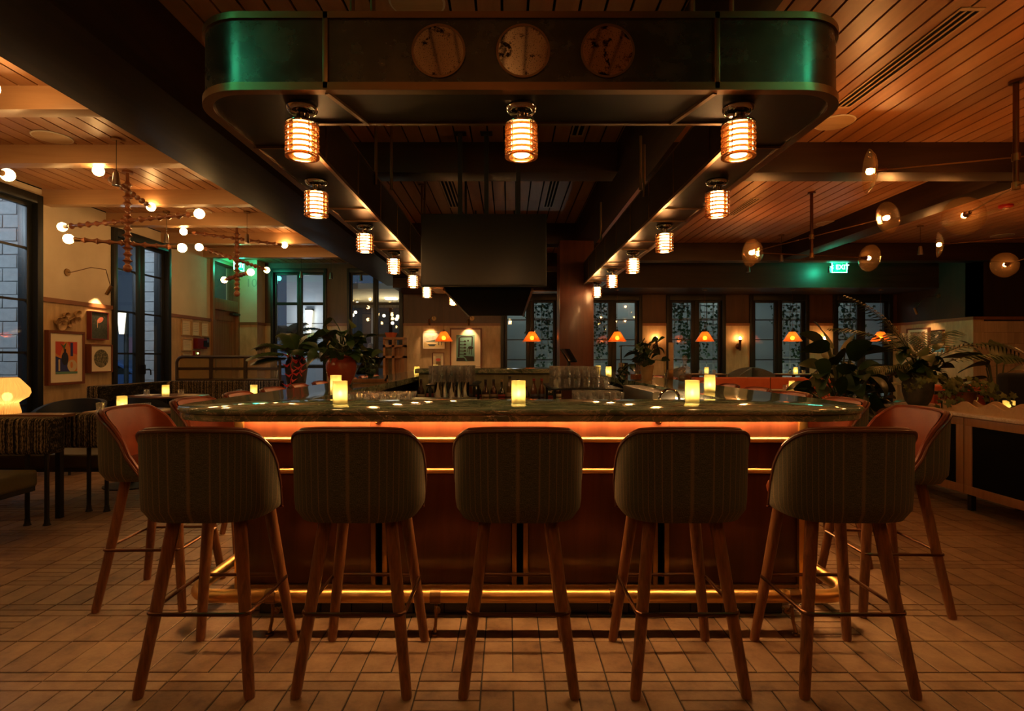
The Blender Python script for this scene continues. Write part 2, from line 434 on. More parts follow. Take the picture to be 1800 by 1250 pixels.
m_core = emis('lantern_core', (1.0, .52, .18), 30)
m_lamp = emis('lamp_glow', (1.0, .58, .20), .20, (.30, .24, .13))
m_led = emis('led_strip', (1.0, .52, .18), 27)
m_exit = emis('exit_green', (.10, 1.0, .62), 6)
m_flame = emis('flame', (1.0, .74, .34), 24); m_lampg = thin('pleated_paper', (1, .8, .5), 0, .6, ior=1.02, body=(.95, .74, .42), bamt=.94)
m_shade = None

# ------------------------------------------------------------------ the setting
ZC = 3.55; XL = -6.29; YB = 13.4; XR = 9.35
def structure(o): return tag(o, kind='structure')

# floor: a dark bed of grout with tiles laid on it
b = MB(); b.box(XL-.3, 11.2, -4.2, YB+.2, -.12, -.004); floor = structure(b.build('floor', m_grout, smooth=False))
tiles = []
def floor_tiles():
    x0 = -.105-.25*30; y0 = 2.283-.625*8
    for r in range(25):
        y = y0+r*.625
        for k in range(-2, 66):
            x = x0+k*.25
            for (yy, kind) in ((y, 'v'), (y+.25, 'v'), (y+.5, 's')):
                if kind == 'v' and RN.random() < .14: kind = 'h'
                cells = {'v': [(x+.125*i, yy, .125, .25) for i in (0, 1)], 's': [(x, yy+.0625*i, .25, .0625) for i in (0, 1)],
                         'h': [(x, yy+.0625*i, .25, .0625) for i in range(4)]}[kind]
                for (a, c, wx, wy) in cells:
                    if a < XL-.05 or a+wx > 11.0 or c < -3.9 or c+wy > YB: continue
                    if -1.1 < a < 1.2 and 2.95 < c < 10.2: continue
                    if 1.9 < a < 9.3 and c > 11.7: continue
                    tiles.append((a, c, wx, wy))
floor_tiles()
def in_view(t):
    x, y = t[0]+t[2]/2, t[1]+t[3]/2
    return y > 2.0 and -20 < VX+F*x/y < 1820
tiles.sort(key=lambda t: (not in_view(t), t[1]))
def tile_shape(mb, a, c, wx, wy, dz=0):
    g = .0028; e = .003
    lo = [(a+g, c+g), (a+wx-g, c+g), (a+wx-g, c+wy-g), (a+g, c+wy-g)]
    hi = [(a+g+e, c+g+e), (a+wx-g-e, c+g+e), (a+wx-g-e, c+wy-g-e), (a+g+e, c+wy-g-e)]
    vs = [(p, q, -.006) for p, q in lo]+[(p, q, -.0015+dz) for p, q in lo]+[(p, q, dz) for p, q in hi]
    fs = [(8, 9, 10, 11)]+[(k*4+i, k*4+(i+1) % 4, k*4+4+(i+1) % 4, k*4+4+i) for k in (0, 1) for i in range(4)]
    mb.add(vs, fs)
tm = {}
for n_, (a, c, wx, wy) in enumerate(tiles[:300]):
    key = (round(wx, 3), round(wy, 4))
    if key not in tm:
        t = MB(); tile_shape(t, -wx/2, -wy/2, wx, wy); tm[key] = t.mesh('tile', m_tile_o, smooth=False)
    o = obj('tile', tm[key], floor); o.location = (a+wx/2, c+wy/2, RN.uniform(-.0012, .0008)); o.rotation_euler = (RN.uniform(-.004, .004), RN.uniform(-.004, .004), 0)
b = MB()
for (a, c, wx, wy) in tiles[300:]: tile_shape(b, a, c, wx, wy, RN.uniform(-.0012, .0008))
tag(b.build('tile_field', m_tile_i, floor, smooth=False), kind='stuff')
b = MB(); b.box(1.95, XR, 11.7, YB, -.01, .17); structure(b.build('floor_platform', m_table, smooth=False))

# ceiling: dark void with oak planks hung below it, walnut and oak beams
b = MB(); b.box(XL-.3, 11.2, -4.2, YB+.2, ZC+.035, ZC+.2); ceiling = structure(b.build('ceiling', m_blackm, smooth=False))
pm = {}
def plank(x, y0, y1, wd):
    key = (round(y1-y0, 2), round(wd, 3))
    if key not in pm:
        t = MB(); t.box(-wd/2, wd/2, -(y1-y0)/2, (y1-y0)/2, 0, .02); pm[key] = t.mesh('plank', m_plank, smooth=False)
    o = obj('plank', pm[key], ceiling); o.location = (x, (y0+y1)/2, ZC+.001*RN.random())
PIT = .168
k = 0
x = -.039-PIT*37+PIT/2
while x < 10.95:
    if XL < x-.08:
        cut = 4.7+(.8 if x > 0 else 0)
        plank(x, -4, 5.85, PIT-.018); plank(x, 5.853, 8.03, PIT-.018)
        plank(x, 8.036, YB, PIT-.018)
    x += PIT
def beam(x0, x1, y0, y1, z0, mat): q = MB(); q.box(x0, x1, y0, y1, z0, ZC+.02); q.build('beam', mat, ceiling, bevel=.004)
beam(-2.90, -2.213, -4, YB, 3.006, m_beamd)                      # the wide walnut beam beside the canopy
for y in (2.1, 3.36, 4.64, 5.93, 7.52, 8.72, 10.1, 11.5): beam(XL, -2.90, y, y+.16, ZC-.196, m_beaml)
beam(1.15, 1.50, -4, YB, 3.235, m_beamd)
beam(-2.213, 1.15, 5.86, 6.16, 3.233, m_beamdx); beam(1.50, 11.0, 5.86, 6.16, 3.233, m_beamdx)
beam(-2.213, 1.15, 9.4, 9.7, 3.2, m_beamdx); beam(1.50, 11.0, 11.0, 11.3, 3.2, m_beamdx)
beam(5.40, 5.75, 6.16, 11.0, 3.22, m_beamd)
q = MB(); q.box(-2.5, XR, 12.1, YB, 2.80, ZC+.01); q.build('soffit', m_beamdx, ceiling)
q = MB(); q.box(.864, 1.43, 9.3, 9.85, 0, 3.24); tag(q.build('column', m_column, bevel=.008), kind='structure')

def wall_pieces(mb, a, b_, openings, z0, z1, fn):
    """solid wall along a..b_ between heights z0..z1 minus the openings (u0,u1,w0,w1)"""
    us = sorted({a, b_, *[q for o in openings for q in o[:2] if a < q < b_]})
    for u0, u1 in zip(us, us[1:]):
        mid = (u0+u1)/2; cuts = [(o[2], o[3]) for o in openings if o[0] <= mid <= o[1]]
        segs = [(z0, z1)]
        for (c0, c1) in cuts:
            ns = []
            for (p, q) in segs:
                if c1 <= p or c0 >= q: ns.append((p, q)); continue
                if c0 > p: ns.append((p, c0))
                if c1 < q: ns.append((c1, q))
            segs = ns
        for (p, q) in segs: fn(mb, u0, u1, p, q)
RAIL0, RAIL1 = 2.045, 2.105
# left wall, windows 1 and 2 and the street door
OL = [(6.08, 7.49, .0, 3.45), (8.83, 10.34, .0, 3.36), (11.79, 12.93, 0, 3.42), (3.0, 4.4, 0, 3.45)]
fl = lambda mb, u0, u1, p, q: mb.box(XL-.25, XL, u0, u1, p, q)
b = MB(); wall_pieces(b, -4, 13.6, OL, RAIL0, ZC, fl); wl = structure(b.build('wall_left', m_plaster, smooth=False))
b = MB(); wall_pieces(b, -4, 13.6, OL, 0, RAIL0, lambda mb, u0, u1, p, q: mb.box(XL-.25, XL+.012, u0, u1, p, q)); b.build('tile_dado', m_tilel, wl, smooth=False)
b = MB(); wall_pieces(b, -4, 13.0, OL, RAIL0, RAIL1, lambda mb, u0, u1, p, q: mb.box(XL, XL+.035, u0, u1, p, q)); b.build('dado_rail', m_rail, wl, smooth=False)
# back wall with its seven windows
WB = [(-5.69, -4.35, .05, 3.42), (-3.86, -2.52, .05, 3.42)]+[(x, x+1.42, .1, 2.79) for x in (-.178, 1.80, 3.80, 5.80, 7.80)]
fb = lambda mb, u0, u1, p, q: mb.box(u0, u1, YB, YB+.25, p, q)
b = MB(); wall_pieces(b, XL, XR+.3, WB, RAIL0, ZC, fb); wb = structure(b.build('wall_back', m_wallwood, smooth=False))
b = MB(); wall_pieces(b, XL, XR+.3, WB, 0, RAIL0, lambda mb, u0, u1, p, q: mb.box(u0, u1, YB-.012, YB+.25, p, q)); b.build('tile_dado', m_tileb, wb, smooth=False)
b = MB(); wall_pieces(b, -5.85, XR, WB, RAIL0, RAIL1, lambda mb, u0, u1, p, q: mb.box(u0, u1, YB-.035, YB, p, q)); b.build('dado_rail', m_rail, wb, smooth=False)
# pier beside the street door
b = MB(); b.box(XL, -5.84, 12.97, YB, RAIL0, ZC); pier = structure(b.build('wall_pier', m_plaster, smooth=False))
b = MB(); b.box(XL, -5.83, 12.96, YB, 0, RAIL0); b.build('tile_dado', m_tileb, pier, smooth=False)
b = MB(); b.box(XL, -5.81, 12.935, YB, RAIL0, RAIL1); b.build('dado_rail', m_rail, pier, smooth=False)
# right walls
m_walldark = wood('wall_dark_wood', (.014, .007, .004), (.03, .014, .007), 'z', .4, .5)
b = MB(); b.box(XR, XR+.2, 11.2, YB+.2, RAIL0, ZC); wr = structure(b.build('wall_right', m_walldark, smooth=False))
b = MB(); b.box(XR-.012, XR+.2, 11.19, YB, 0, RAIL0); b.build('tile_dado', m_tiler, wr, smooth=False)
b = MB(); b.box(XR-.035, XR, 11.165, YB, RAIL0, RAIL1); b.build('dado_rail', m_rail, wr, smooth=False)
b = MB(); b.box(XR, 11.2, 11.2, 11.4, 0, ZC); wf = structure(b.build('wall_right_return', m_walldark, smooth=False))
b = MB(); b.box(XR-.01, 11.0, 11.165, 11.2, RAIL0, RAIL1); b.build('dado_rail', m_rail, wf, smooth=False)
m_tilep = wood('return_tile', (.46, .33, .22), (.62, .47, .33), 'z', .6, .5, 0, .3)
tq = MB(); tq.box(0, .132, 0, .012, 0, .222); tqm = tq.mesh('tile', m_tilep, smooth=False)
for i in range(8):
    for j in range(6):
        o = obj('tile', tqm, wf); o.location = (XR+.136*i, 11.188, .66+.226*j)
b = MB(); b.box(11.0, 11.2, -4, 11.2, 0, ZC); structure(b.build('wall_right_far', m_wallwood, smooth=False))
b = MB(); b.box(XL-.2, 11.2, -4.2, -4, 0, ZC); structure(b.build('wall_front', m_wallwood, smooth=False))

# ------------------------------------------------------------------ windows
class LF:                                           # local frame: u along the wall, d outwards, z up
    def __init__(s, o, a, d): s.o = Vector((*o, 0)); s.a = Vector((*a, 0)); s.d = Vector((*d, 0))
    def box(s, mb, u0, u1, d0, d1, z0, z1):
        c = s.o+s.a*(u0+u1)/2+s.d*(d0+d1)/2+Vector((0, 0, (z0+z1)/2))
        mb.obox(c, s.a*(u1-u0)/2, s.d*(d1-d0)/2, (0, 0, (z1-z0)/2))
def window(name, lf, W, z0, z1, rows, stile=.075, mid=.20, outer=.09, top=.15, munt=.014, glass=None, cols=2, handle=False):
    q = MB()
    lf.box(q, 0, outer, -.05, .22, z0, z1); lf.box(q, W-outer, W, -.05, .22, z0, z1)
    lf.box(q, outer, W-outer, -.05, .22, z1-top, z1); lf.box(q, outer, W-outer, -.05, .22, z0, z0+.09)
    root = structure(q.build(name, m_frame, bevel=.006))
    ins = W-2*outer
    lw = ins/cols
    for c in range(cols):
        a0 = outer+lw*c; a1 = a0+lw
        l0 = stile if c == 0 else mid/2; l1 = stile if c == cols-1 else mid/2
        q = MB()
        lf.box(q, a0, a0+l0, .03, .09, z0+.09, z1-top); lf.box(q, a1-l1, a1, .03, .09, z0+.09, z1-top)
        lf.box(q, a0+l0, a1-l1, .03, .09, z0+.09, z0+.25); lf.box(q, a0+l0, a1-l1, .03, .09, z1-top-.05, z1-top)
        q.build('sash', m_frame, root, bevel=.005)
        zz = [z0+.25]+[r for r in rows if z0+.3 < r < z1-top-.1]+[z1-top-.05]
        for r in zz[1:-1]:
            q = MB(); lf.box(q, a0+l0, a1-l1, .045, .075, r-munt, r+munt); q.build('muntin', m_frame, root, smooth=False)
        for r0, r1 in zip(zz, zz[1:]):
            q = MB(); lf.box(q, a0+l0, a1-l1, .058, .062, r0, r1); q.build('pane', glass or m_glass, root, smooth=False)
    if handle:
        q = MB(); hx = outer+lw+.03
        c = lf.o+lf.a*hx-lf.d*.02
        q.tube([c+Vector((0, 0, 1.08)), c-lf.d*.045+Vector((0, 0, 1.08)), c-lf.d*.05+lf.a*.06+Vector((0, 0, 1.08)), c-lf.d*.05+lf.a*.09+Vector((0, 0, 1.06)), c-lf.d*.05+lf.a*.095+Vector((0, 0, .98))], .011, 8)
        lf.box(q, hx-.02, hx+.02, -.03, .03, 1.0, 1.16)
        q.build('handle', m_black, root)
    return root
rl = [.66, 1.35, 2.04, 2.73]
window('window_1', LF((XL, 6.08), (0, 1), (-1, 0)), 1.41, 0, 3.45, rl, top=.12, mid=.22)
window('window_2', LF((XL, 8.83), (0, 1), (-1, 0)), 1.51, 0, 3.36, rl, top=.13, mid=.24, handle=True)
window('window_3', LF((-5.69, YB), (1, 0), (0, 1)), 1.34, .05, 3.42, [1.06, 1.82, 2.58], stile=.05, mid=.13, outer=.06, top=.10, munt=.035)
window('window_4', LF((-3.86, YB), (1, 0), (0, 1)), 1.34, .05, 3.42, [1.06, 1.82, 2.58], stile=.05, mid=.13, outer=.06, top=.10, munt=.035)
for n_, x in enumerate((-.178, 1.80, 3.80, 5.80, 7.80)):
    window('window_%d' % (5+n_), LF((x, YB), (1, 0), (0, 1)), 1.42, .1, 2.79, [.75, 1.23, 1.71, 2.19], stile=.075, mid=.20, outer=.085, top=.14, munt=.012)
window('window_10', LF((XL, 3.0), (0, 1), (-1, 0)), 1.40, 0, 3.45, rl, top=.12, mid=.22)
# street door with transom
q = MB(); lf = LF((XL, 11.79), (0, 1), (-1, 0))
lf.box(q, -.02, .06, -.06, .2, 0, 3.42); lf.box(q, 1.08, 1.16, -.06, .2, 0, 3.42); lf.box(q, .06, 1.08, -.06, .2, 3.34, 3.42); lf.box(q, .06, 1.08, -.06, .2, 2.32, 2.56)
door = structure(q.build('door_1', m_door, bevel=.006))
q = MB(); lf.box(q, .06, 1.08, .0, .06, 2.10, 2.32); lf.box(q, .06, .2, .0, .06, .03, 2.10); lf.box(q, .94, 1.08, .0, .06, .03, 2.10); lf.box(q, .2, .94, .0, .06, .03, .25)
q.build('door_frame', m_door, door, bevel=.004)
for i in range(7):
    q = MB(); lf.box(q, .2+i*.1057+.003, .2+(i+1)*.1057-.003, .02, .05, .25, 2.10); q.build('plank', m_door, door, smooth=False)
q = MB(); lf.box(q, .06, 1.08, .05, .055, 2.56, 3.34); q.build('pane', m_glass, door, smooth=False)
q = MB(); lf.box(q, .10, .13, -.06, .0, .95, 1.25); q.build('handle', m_black, door)
q = MB(); lf.box(q, .75, 1.1, -.1, -.03, 2.24, 2.29); q.build('closer', m_black, door)

# ------------------------------------------------------------------ outside
b = MB(); b.box(-40, 30, -6, 45, -.30, -.14); structure(b.build('ground', M('asphalt', (.05, .055, .06), .7, bmp=.3), smooth=False))
def brick_pier(x0, x1, y, label, ht=.197, L=.42, side=False):
    q = MB(); q.box(x0, x1-.01, y+.012, y+.5, -.15, 4.2)
    p = tag(q.build('brick_pier', M('mortar', (.22, .24, .25), .9), smooth=False), kind='structure')
    bm_ = {}
    for r in range(21):
        x = x0-(L/2 if r % 2 else 0)
        while x < x1-.02:
            a, c = max(x, x0), min(x+L, x1)
            if c-a > .04:
                key = round(c-a, 2)
                if key not in bm_:
                    t = MB(); t.box(0, c-a-.012, 0, .05, 0, ht-.012); bm_[key] = t.mesh('brick', m_brickw, bevel=.004, seg=1)
                o = obj('brick', bm_[key], p); o.location = (a, y+RN.uniform(-.004, .004), -.15+r*ht)
            x += L
brick_pier(-8.9, -7.15, 8.2, 'a'); brick_pier(-7.52, -7.06, 11.2, 'b')

# ------------------------------------------------------------------ the bar
CX = .06
# canopy ring hung over the bar
cx0, cx1, cy0, cy1 = CX-1.55, CX+1.55, 2.54, 10.62
KZ0, KZ1, KW = 2.509, 2.86, .345
can = thing('bar_canopy', 'long ring canopy of dark patinated bronze with three round mirrors hung over the bar', 'canopy', (CX, cy0, KZ0))
P, N = rrect(cx0, cx1, cy0, cy1, .27, 12)
def sub_path(sel):                                  # run of path points that pass a test, densified on straights
    return [(p, n) for p, n in zip(P, N) if sel(p)]
def face(name, pts, nr, mat=None, z0=KZ0+.03, z1=KZ1-.03, d0=-.012, d1=0):
    q = MB(); q.sweep(pts, nr, [(d0, z0), (d1, z0), (d1, z1), (d0, z1)], closed=False); return q.build(name, mat or m_bronze, can)
SEAM0, SEAM1 = -.83, .95
face('face_panel', [(SEAM0, cy0), (SEAM1, cy0)], [(0, -1)]*2)
n = 13
c4 = list(zip(P, N))                                # corners: 0..12 front right, 13..25 back right, 26..38 back left, 39..51 front left
cr = [((SEAM1, cy0), (0, -1))]+c4[0:13]; cl = c4[39:52]+[((SEAM0, cy0), (0, -1))]
face('corner_panel', [p for p, _ in cr], [k for _, k in cr]); face('corner_panel', [p for p, _ in cl], [k for _, k in cl])
face('corner_panel', [p for p, _ in c4[13:26]], [k for _, k in c4[13:26]]); face('corner_panel', [p for p, _ in c4[26:39]], [k for _, k in c4[26:39]])
face('face_panel', [(cx1-.27, cy1), (cx0+.27, cy1)], [(0, 1)]*2)
ys = [cy0+.27+(cy1-cy0-.54)*i/5 for i in range(6)]
for a, c in zip(ys, ys[1:]):
    face('face_panel', [(cx1, a), (cx1, c)], [(1, 0)]*2); face('face_panel', [(cx0, c), (cx0, a)], [(-1, 0)]*2)
q = MB(); q.sweep(P, N, [(-.03, KZ1-.03), (.012, KZ1-.03), (.012, KZ1), (-.03, KZ1)]); q.build('top_rim', m_bronzet, can)
q = MB(); q.sweep(P, N, [(-.035, KZ0-.006), (.012, KZ0-.006), (.012, KZ0+.03), (-.035, KZ0+.03)]); q.build('bottom_rim', m_bronzet, can)
for x in (SEAM0, SEAM1):
    q = MB(); q.box(x-.012, x+.012, cy0-.012, cy0+.01, KZ0, KZ1); q.build('seam_strip', m_bronzet, can, bevel=.002)
for a in ys[1:-1]:
    for x in (cx0-.010, cx1-.012):
        q = MB(); q.box(x, x+.022, a-.01, a+.01, KZ0, KZ1); q.build('seam_strip', m_bronzet, can)
# soffit panels
ix0, ix1, iy0, iy1 = cx0+KW, cx1-KW, cy0+KW+.02, cy1-KW
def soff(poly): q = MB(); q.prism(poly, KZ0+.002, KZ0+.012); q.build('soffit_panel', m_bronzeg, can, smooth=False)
soff([(SEAM0, cy0+.02), (SEAM1, cy0+.02), (SEAM1-.1, iy0), (SEAM0+.1, iy0)])
YS = [3.23, 4.56, 4.98, 5.86, 6.28, 7.16, 7.58, 8.46, 8.88, 9.8, iy1]
pr = [p for p, _ in cr[1:]]; pl = [p for p, _ in cl[:-1]]
ins = lambda p: (p[0]+(.02 if p[0] < CX else -.02), p[1]+.0)
soff([(SEAM1, cy0+.02)]+[ins(p) for p in pr]+[(cx1-.02, YS[0]), (ix1, YS[0]), (ix1, iy0), (SEAM1-.1, iy0)])
soff([(SEAM0+.1, iy0), (ix0, iy0), (ix0, YS[0]), (cx0+.02, YS[0])]+[ins(p) for p in pl]+[(SEAM0, cy0+.02)])
for a, c in zip(YS, YS[1:]):
    soff([(cx0+.02, a), (ix0, a), (ix0, c), (cx0+.02, c)]); soff([(ix1, a), (cx1-.02, a), (cx1-.02, c), (ix1, c)])
soff([(cx0+.12, iy1), (cx1-.12, iy1), (cx1-.12, cy1-.02), (cx0+.12, cy1-.02)])
def strip(p0, p1, w=.014, z=KZ0-.004):
    p0 = Vector((*p0, z)); p1 = Vector((*p1, z)); t = (p1-p0).normalized(); s_ = t.cross(Vector((0, 0, 1)))*w/2
    q = MB(); q.obox((p0+p1)/2, (p1-p0)/2, s_, (0, 0, .007)); q.build('soffit_strip', m_bronzet, can)
for a in YS[:-1]: strip((cx0+.02, a), (ix0, a)); strip((ix1, a), (cx1-.02, a))
strip((SEAM0, cy0+.02), (SEAM0+.1, iy0), .022); strip((SEAM1, cy0+.02), (SEAM1-.1, iy0), .022)
q = MB(); Pi, Ni = rrect(ix0, ix1, iy0, iy1, .004, 1)
q.sweep(Pi, Ni, [(-.012, KZ0-.008), (.014, KZ0-.008), (.014, KZ0+.016), (-.012, KZ0+.016)]); q.build('inner_rim', m_bronzet, can)
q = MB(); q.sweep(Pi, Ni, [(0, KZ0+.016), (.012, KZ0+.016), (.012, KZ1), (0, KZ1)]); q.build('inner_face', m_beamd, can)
q = MB(); q.sweep(Pi, Ni, [(-.006, KZ1), (.014, KZ1), (.014, KZ1+.012), (-.006, KZ1+.012)]); q.build('inner_rim', m_brassd, can)
for i in range(9):
    for (x, dx) in ((ix0, -1), (ix1, 1)):
        q = MB(); y = 3.5+i*.75; q.cbox(x-dx*.004, y, (KZ0+KZ1)/2, .008, .008, KZ1-KZ0); q.build('inner_strip', m_brassd, can)
for i, x in enumerate((771, 919.5, 1068)):
    X, Y, Z = px(x, 90.5, cy0)
    q = MB(); r = .117
    q.lathe([(r-.004, 0), (r+.006, 0), (r+.006, .012), (r-.004, .012), (r-.004, 0)], 48, (X, Y+.004, Z), (0, -1, 0)); med = q.build('medallion_rim', m_bronzet, can)
    q = MB(); q.lathe([(0, 0), (r, 0), (r, .004), (0, .004)], 48, (X, Y-.001, Z), (0, -1, 0)); q.build('mirror', m_mirror, med)
for (x, y) in ((SEAM0+.07, 2.72), (SEAM0+.17, 2.72), (SEAM1-.05, 2.72), (SEAM1+.14, 2.72), (ix0+.12, 4.9), (ix0+.02, 4.75), (ix0+.1, 7.0), (ix0+.02, 7.3), (ix1-.1, 4.9), (ix1-.02, 5.1), (ix1-.1, 7.0)):
    q = MB(); q.tube([(x, y, KZ1-.1), (x, y, ZC)], .013, 8); q.lathe([(0, 0), (.045, 0), (.045, -.012), (0, -.012)], 16, (x, y, ZC)); q.build('hanger_rod', m_bronzet, can)

# lanterns under the canopy
def make_lantern():
    t = thing('ceiling_lantern', '', 'lamp')
    q = MB(); q.lathe([(0, 0), (.072, 0), (.076, -.012), (.070, -.026), (.055, -.036), (0, -.036)], 24); q.build('base', m_chrome, t)
    q = MB()
    for k in range(3): a = k*2*PI/3; q.tube([(.026*math.cos(a), .026*math.sin(a), -.03), (.026*math.cos(a), .026*math.sin(a), -.09)], .007, 6)
    q.lathe([(0, -.034), (.02, -.034), (.02, -.084), (0, -.084)], 12); q.build('neck', m_chrome, t)
    q = MB(); q.lathe([(0, -.082), (.078, -.082), (.08, -.088), (.078, -.094), (0, -.094)], 24); q.build('cap', m_chrome, t)
    q = MB(); q.lathe([(0, -.096), (.040, -.096), (.042, -.102), (.042, -.232), (.036, -.238), (0, -.238)], 20); q.build('glowing_tube', m_core, t)
    rm = None
    for k in range(6):
        z = -.108-k*.0268
        q = MB(); q.lathe([(.062, z+.006), (.080, z+.006), (.0815, z), (.080, z-.006), (.062, z-.006), (.062, z+.006)], 28); q.build('ring', m_ringg, t)
    for k in range(4):
        a = PI/4+k*PI/2; q = MB(); q.tube([(.071*math.cos(a), .071*math.sin(a), -.09), (.071*math.cos(a), .071*math.sin(a), -.25)], .003, 5); q.build('rod', m_chrome, t)
    return t
lan = make_lantern()
spots = [(CX-1.06, 2.71, 'first of the three lanterns under the canopy front, at the banquette side'), (CX+.005, 2.71, 'middle one of the three lanterns under the canopy front'), (CX+1.06, 2.71, 'last of the three lanterns under the canopy front, at the sideboard side')]
ordn = ['first', 'second', 'third', 'fourth', 'fifth', 'sixth', 'seventh', 'eighth', 'ninth', 'tenth', 'eleventh', 'twelfth']
for k in range(5): spots.append((CX-1.38, 3.84+1.305*k, '%s lantern back along the canopy side towards the street windows' % ordn[k]))
for k in range(5): spots.append((CX+1.38, 3.84+1.295*k, '%s lantern back along the canopy side towards the sideboard' % ordn[k]))
spots.append((CX-1.09, 10.42, 'small far lantern under the canopy end before the picture wall'))
spots.append((CX, 10.42, 'far middle lantern under the canopy end behind the screen'))
for i, (x, y, lb) in enumerate(spots): place(lan, i, (x, y, KZ0), 0, 'glowing ringed amber '+lb if i < 3 else 'amber ringed '+lb, 'ringed lanterns under the canopy')

# counter top
ctop = thing('bar_counter', 'polished green quartzite bar counter with rounded corners', 'counter', (CX, 2.45, 1.0))
HC = 1.06
def ring_slab(name, x0, x1, y0, y1, r, inset, z0, z1, nose):
    Po, No = rrect(x0+inset, x1-inset, y0+inset, y1-inset, r-inset, 12)
    jx0, jx1, jy0, jy1 = -1.08, 1.20, 3.05, 10.12
    Pj, Nj = rrect(jx0, jx1, jy0, jy1, .03, 12)
    e = nose
    prof = [(-e, z1), (-e*.35, z1-e*.3), (0, z1-e), (0, z0+e), (-e*.35, z0+e*.3), (-e, z0)]
    q = MB(); n = len(Po); vs = []; m_ = len(prof)
    for p, k in zip(Po, No): vs += [(p[0]+k[0]*d, p[1]+k[1]*d, z) for d, z in prof]
    for p in Pj: vs += [(p[0], p[1], z1), (p[0], p[1], z0)]
    fs = []; B = n*m_
    for i in range(n):
        j = (i+1) % n
        for k in range(m_-1): fs.append((i*m_+k, j*m_+k, j*m_+k+1, i*m_+k+1))
        fs.append((i*m_, j*m_, B+2*j, B+2*i)); fs.append((i*m_+m_-1, B+2*i+1, B+2*j+1, j*m_+m_-1)); fs.append((B+2*i, B+2*j, B+2*j+1, B+2*i+1))
    q.add(vs, fs); return q.build(name, m_marble, ctop, ang=.6)
ring_slab('top_slab', CX-1.67, CX+1.67, 2.45, 10.72, .36, 0, HC-.026, HC, .010)
ring_slab('apron_slab', CX-1.67, CX+1.67, 2.45, 10.72, .36, .012, HC-.056, HC-.0265, .003)

# bar base
m_ledin = emis('led_inner', (1.0, .60, .28), 6)
bar = thing('bar_cabinet', 'walnut panelled bar front with brass rails and posts', 'bar', (CX, 2.7, 0))
bx0, bx1, by0, by1 = CX-1.411, CX+1.421, 2.77, 10.45
q = MB(); q.box(bx0+.03, bx1-.03, by0+.03, by0+.2, .145, HC-.057); q.box(bx0+.03, bx0+.2, by0+.2, by1-.03, .145, HC-.057); q.box(bx1-.2, bx1-.03, by0+.2, by1-.03, .145, HC-.057); q.box(bx0+.03, bx1-.03, by1-.2, by1-.03, .145, HC-.057)
q.build('carcass', m_blackm, bar, smooth=False)
q = MB(); q.box(bx0+.10, bx1-.10, by0+.04, by0+.3, 0, .165); q.box(bx0+.10, bx0+.3, by0+.3, by1-.1, 0, .165); q.box(bx1-.3, bx1-.10, by0+.3, by1-.1, 0, .165); q.box(bx0+.1, bx1-.1, by1-.3, by1-.1, 0, .165)
q.build('toe_kick', m_blackm, bar, smooth=False)
for i in range(17):
    q = MB(); xx = bx0+.1+i*(bx1-bx0-.2)/17; q.box(xx+.003, xx+(bx1-bx0-.2)/17-.003, by0+.032, by0+.04, .005, .14); q.build('kick_tile', m_urn, bar)
div = [bx0+.035]+[px(x, 900, by0)[0] for x in (667, 914, 1161)]+[bx1-.035]
for i, (a, c) in enumerate(zip(div, div[1:])):
    l0 = a+(.042 if i else 0); l1 = c-(.042 if i < 3 else 0)
    q = MB(); q.box(l0, l1, by0, by0+.03,   .166, .719); q.build('lower_panel', m_walnut, bar, bevel=.002)
    q = MB(); q.box(l0, l1, by0-.004, by0+.03, .741, .872); q.build('middle_panel', m_walnut, bar, bevel=.002)
    q = MB(); q.box(l0, l1, by0-.008, by0+.03, .894, HC-.057); q.build('upper_panel', m_walnut, bar, bevel=.002)
for x in div[1:-1]:
    for s_ in (-1, 1):
        q = MB(); q.box(x+s_*.028-.013, x+s_*.028+.013, by0-.014, by0+.03, .15, .719); q.build('post_strip', m_brassd, bar, bevel=.006)
    for (z0, z1) in ((.741, .872), (.894, HC-.057)):
        q = MB(); q.box(x-.042, x+.042, by0-.004, by0+.03, z0, z1); q.build('filler_panel', m_walnut, bar)
q = MB(); q.box(bx0+.02, bx1-.02, by0-.016, by0+.03, .143, .165); q.build('base_strip', m_brassd, bar, bevel=.004)
for z in (.883, .730):
    q = MB(); q.lathe([(0, 0), (.0135, 0), (.0135, bx1-bx0-.06), (0, bx1-bx0-.06)], 14, (bx0+.03, by0-.022, z), (1, 0, 0)); q.box(bx0+.03, bx1-.03, by0-.024, by0+.02, z-.010, z+.013); q.build('ledge_rail', m_brass, bar)
for x in (bx0, bx1-.045):
    q = MB(); q.box(x, x+.045, by0-.02, by0+.03, .145, HC-.057); q.build('corner_post', m_brass, bar, bevel=.006)
ny = 9
for i in range(ny):
    a = by0+.035+(by1-by0-.07)*i/ny; c = by0+.035+(by1-by0-.07)*(i+1)/ny
    for (x0, x1) in ((bx0, bx0+.03), (bx1-.03, bx1)):
        q = MB(); q.box(x0, x1, a+.01, c-.01, .185, HC-.057); q.build('side_panel', m_walnut, bar, bevel=.002)
for x in (bx0-.006, bx1-.014):
    for z in (.883, .730):
        q = MB(); q.box(x, x+.02, by0+.03, by1, z-.01, z+.013); q.build('ledge_rail', m_brass, bar, bevel=.004)
q = MB(); q.box(bx0+.05, bx1-.05, by0-.055, by0-.035, HC-.066, HC-.0575); q.build('led_strip', m_led, bar, smooth=False)
for x in (bx0-.075, bx1+.055):
    q = MB(); q.box(x, x+.02, by0+.1, by1-.1, HC-.066, HC-.0575); q.build('led_strip', m_led, bar, smooth=False)
for x in (1.19,):
    q = MB(); q.box(x, x+.012, 3.2, 4.7, HC-.066, HC-.0575); q.build('inner_led', m_ledin, bar, smooth=False)
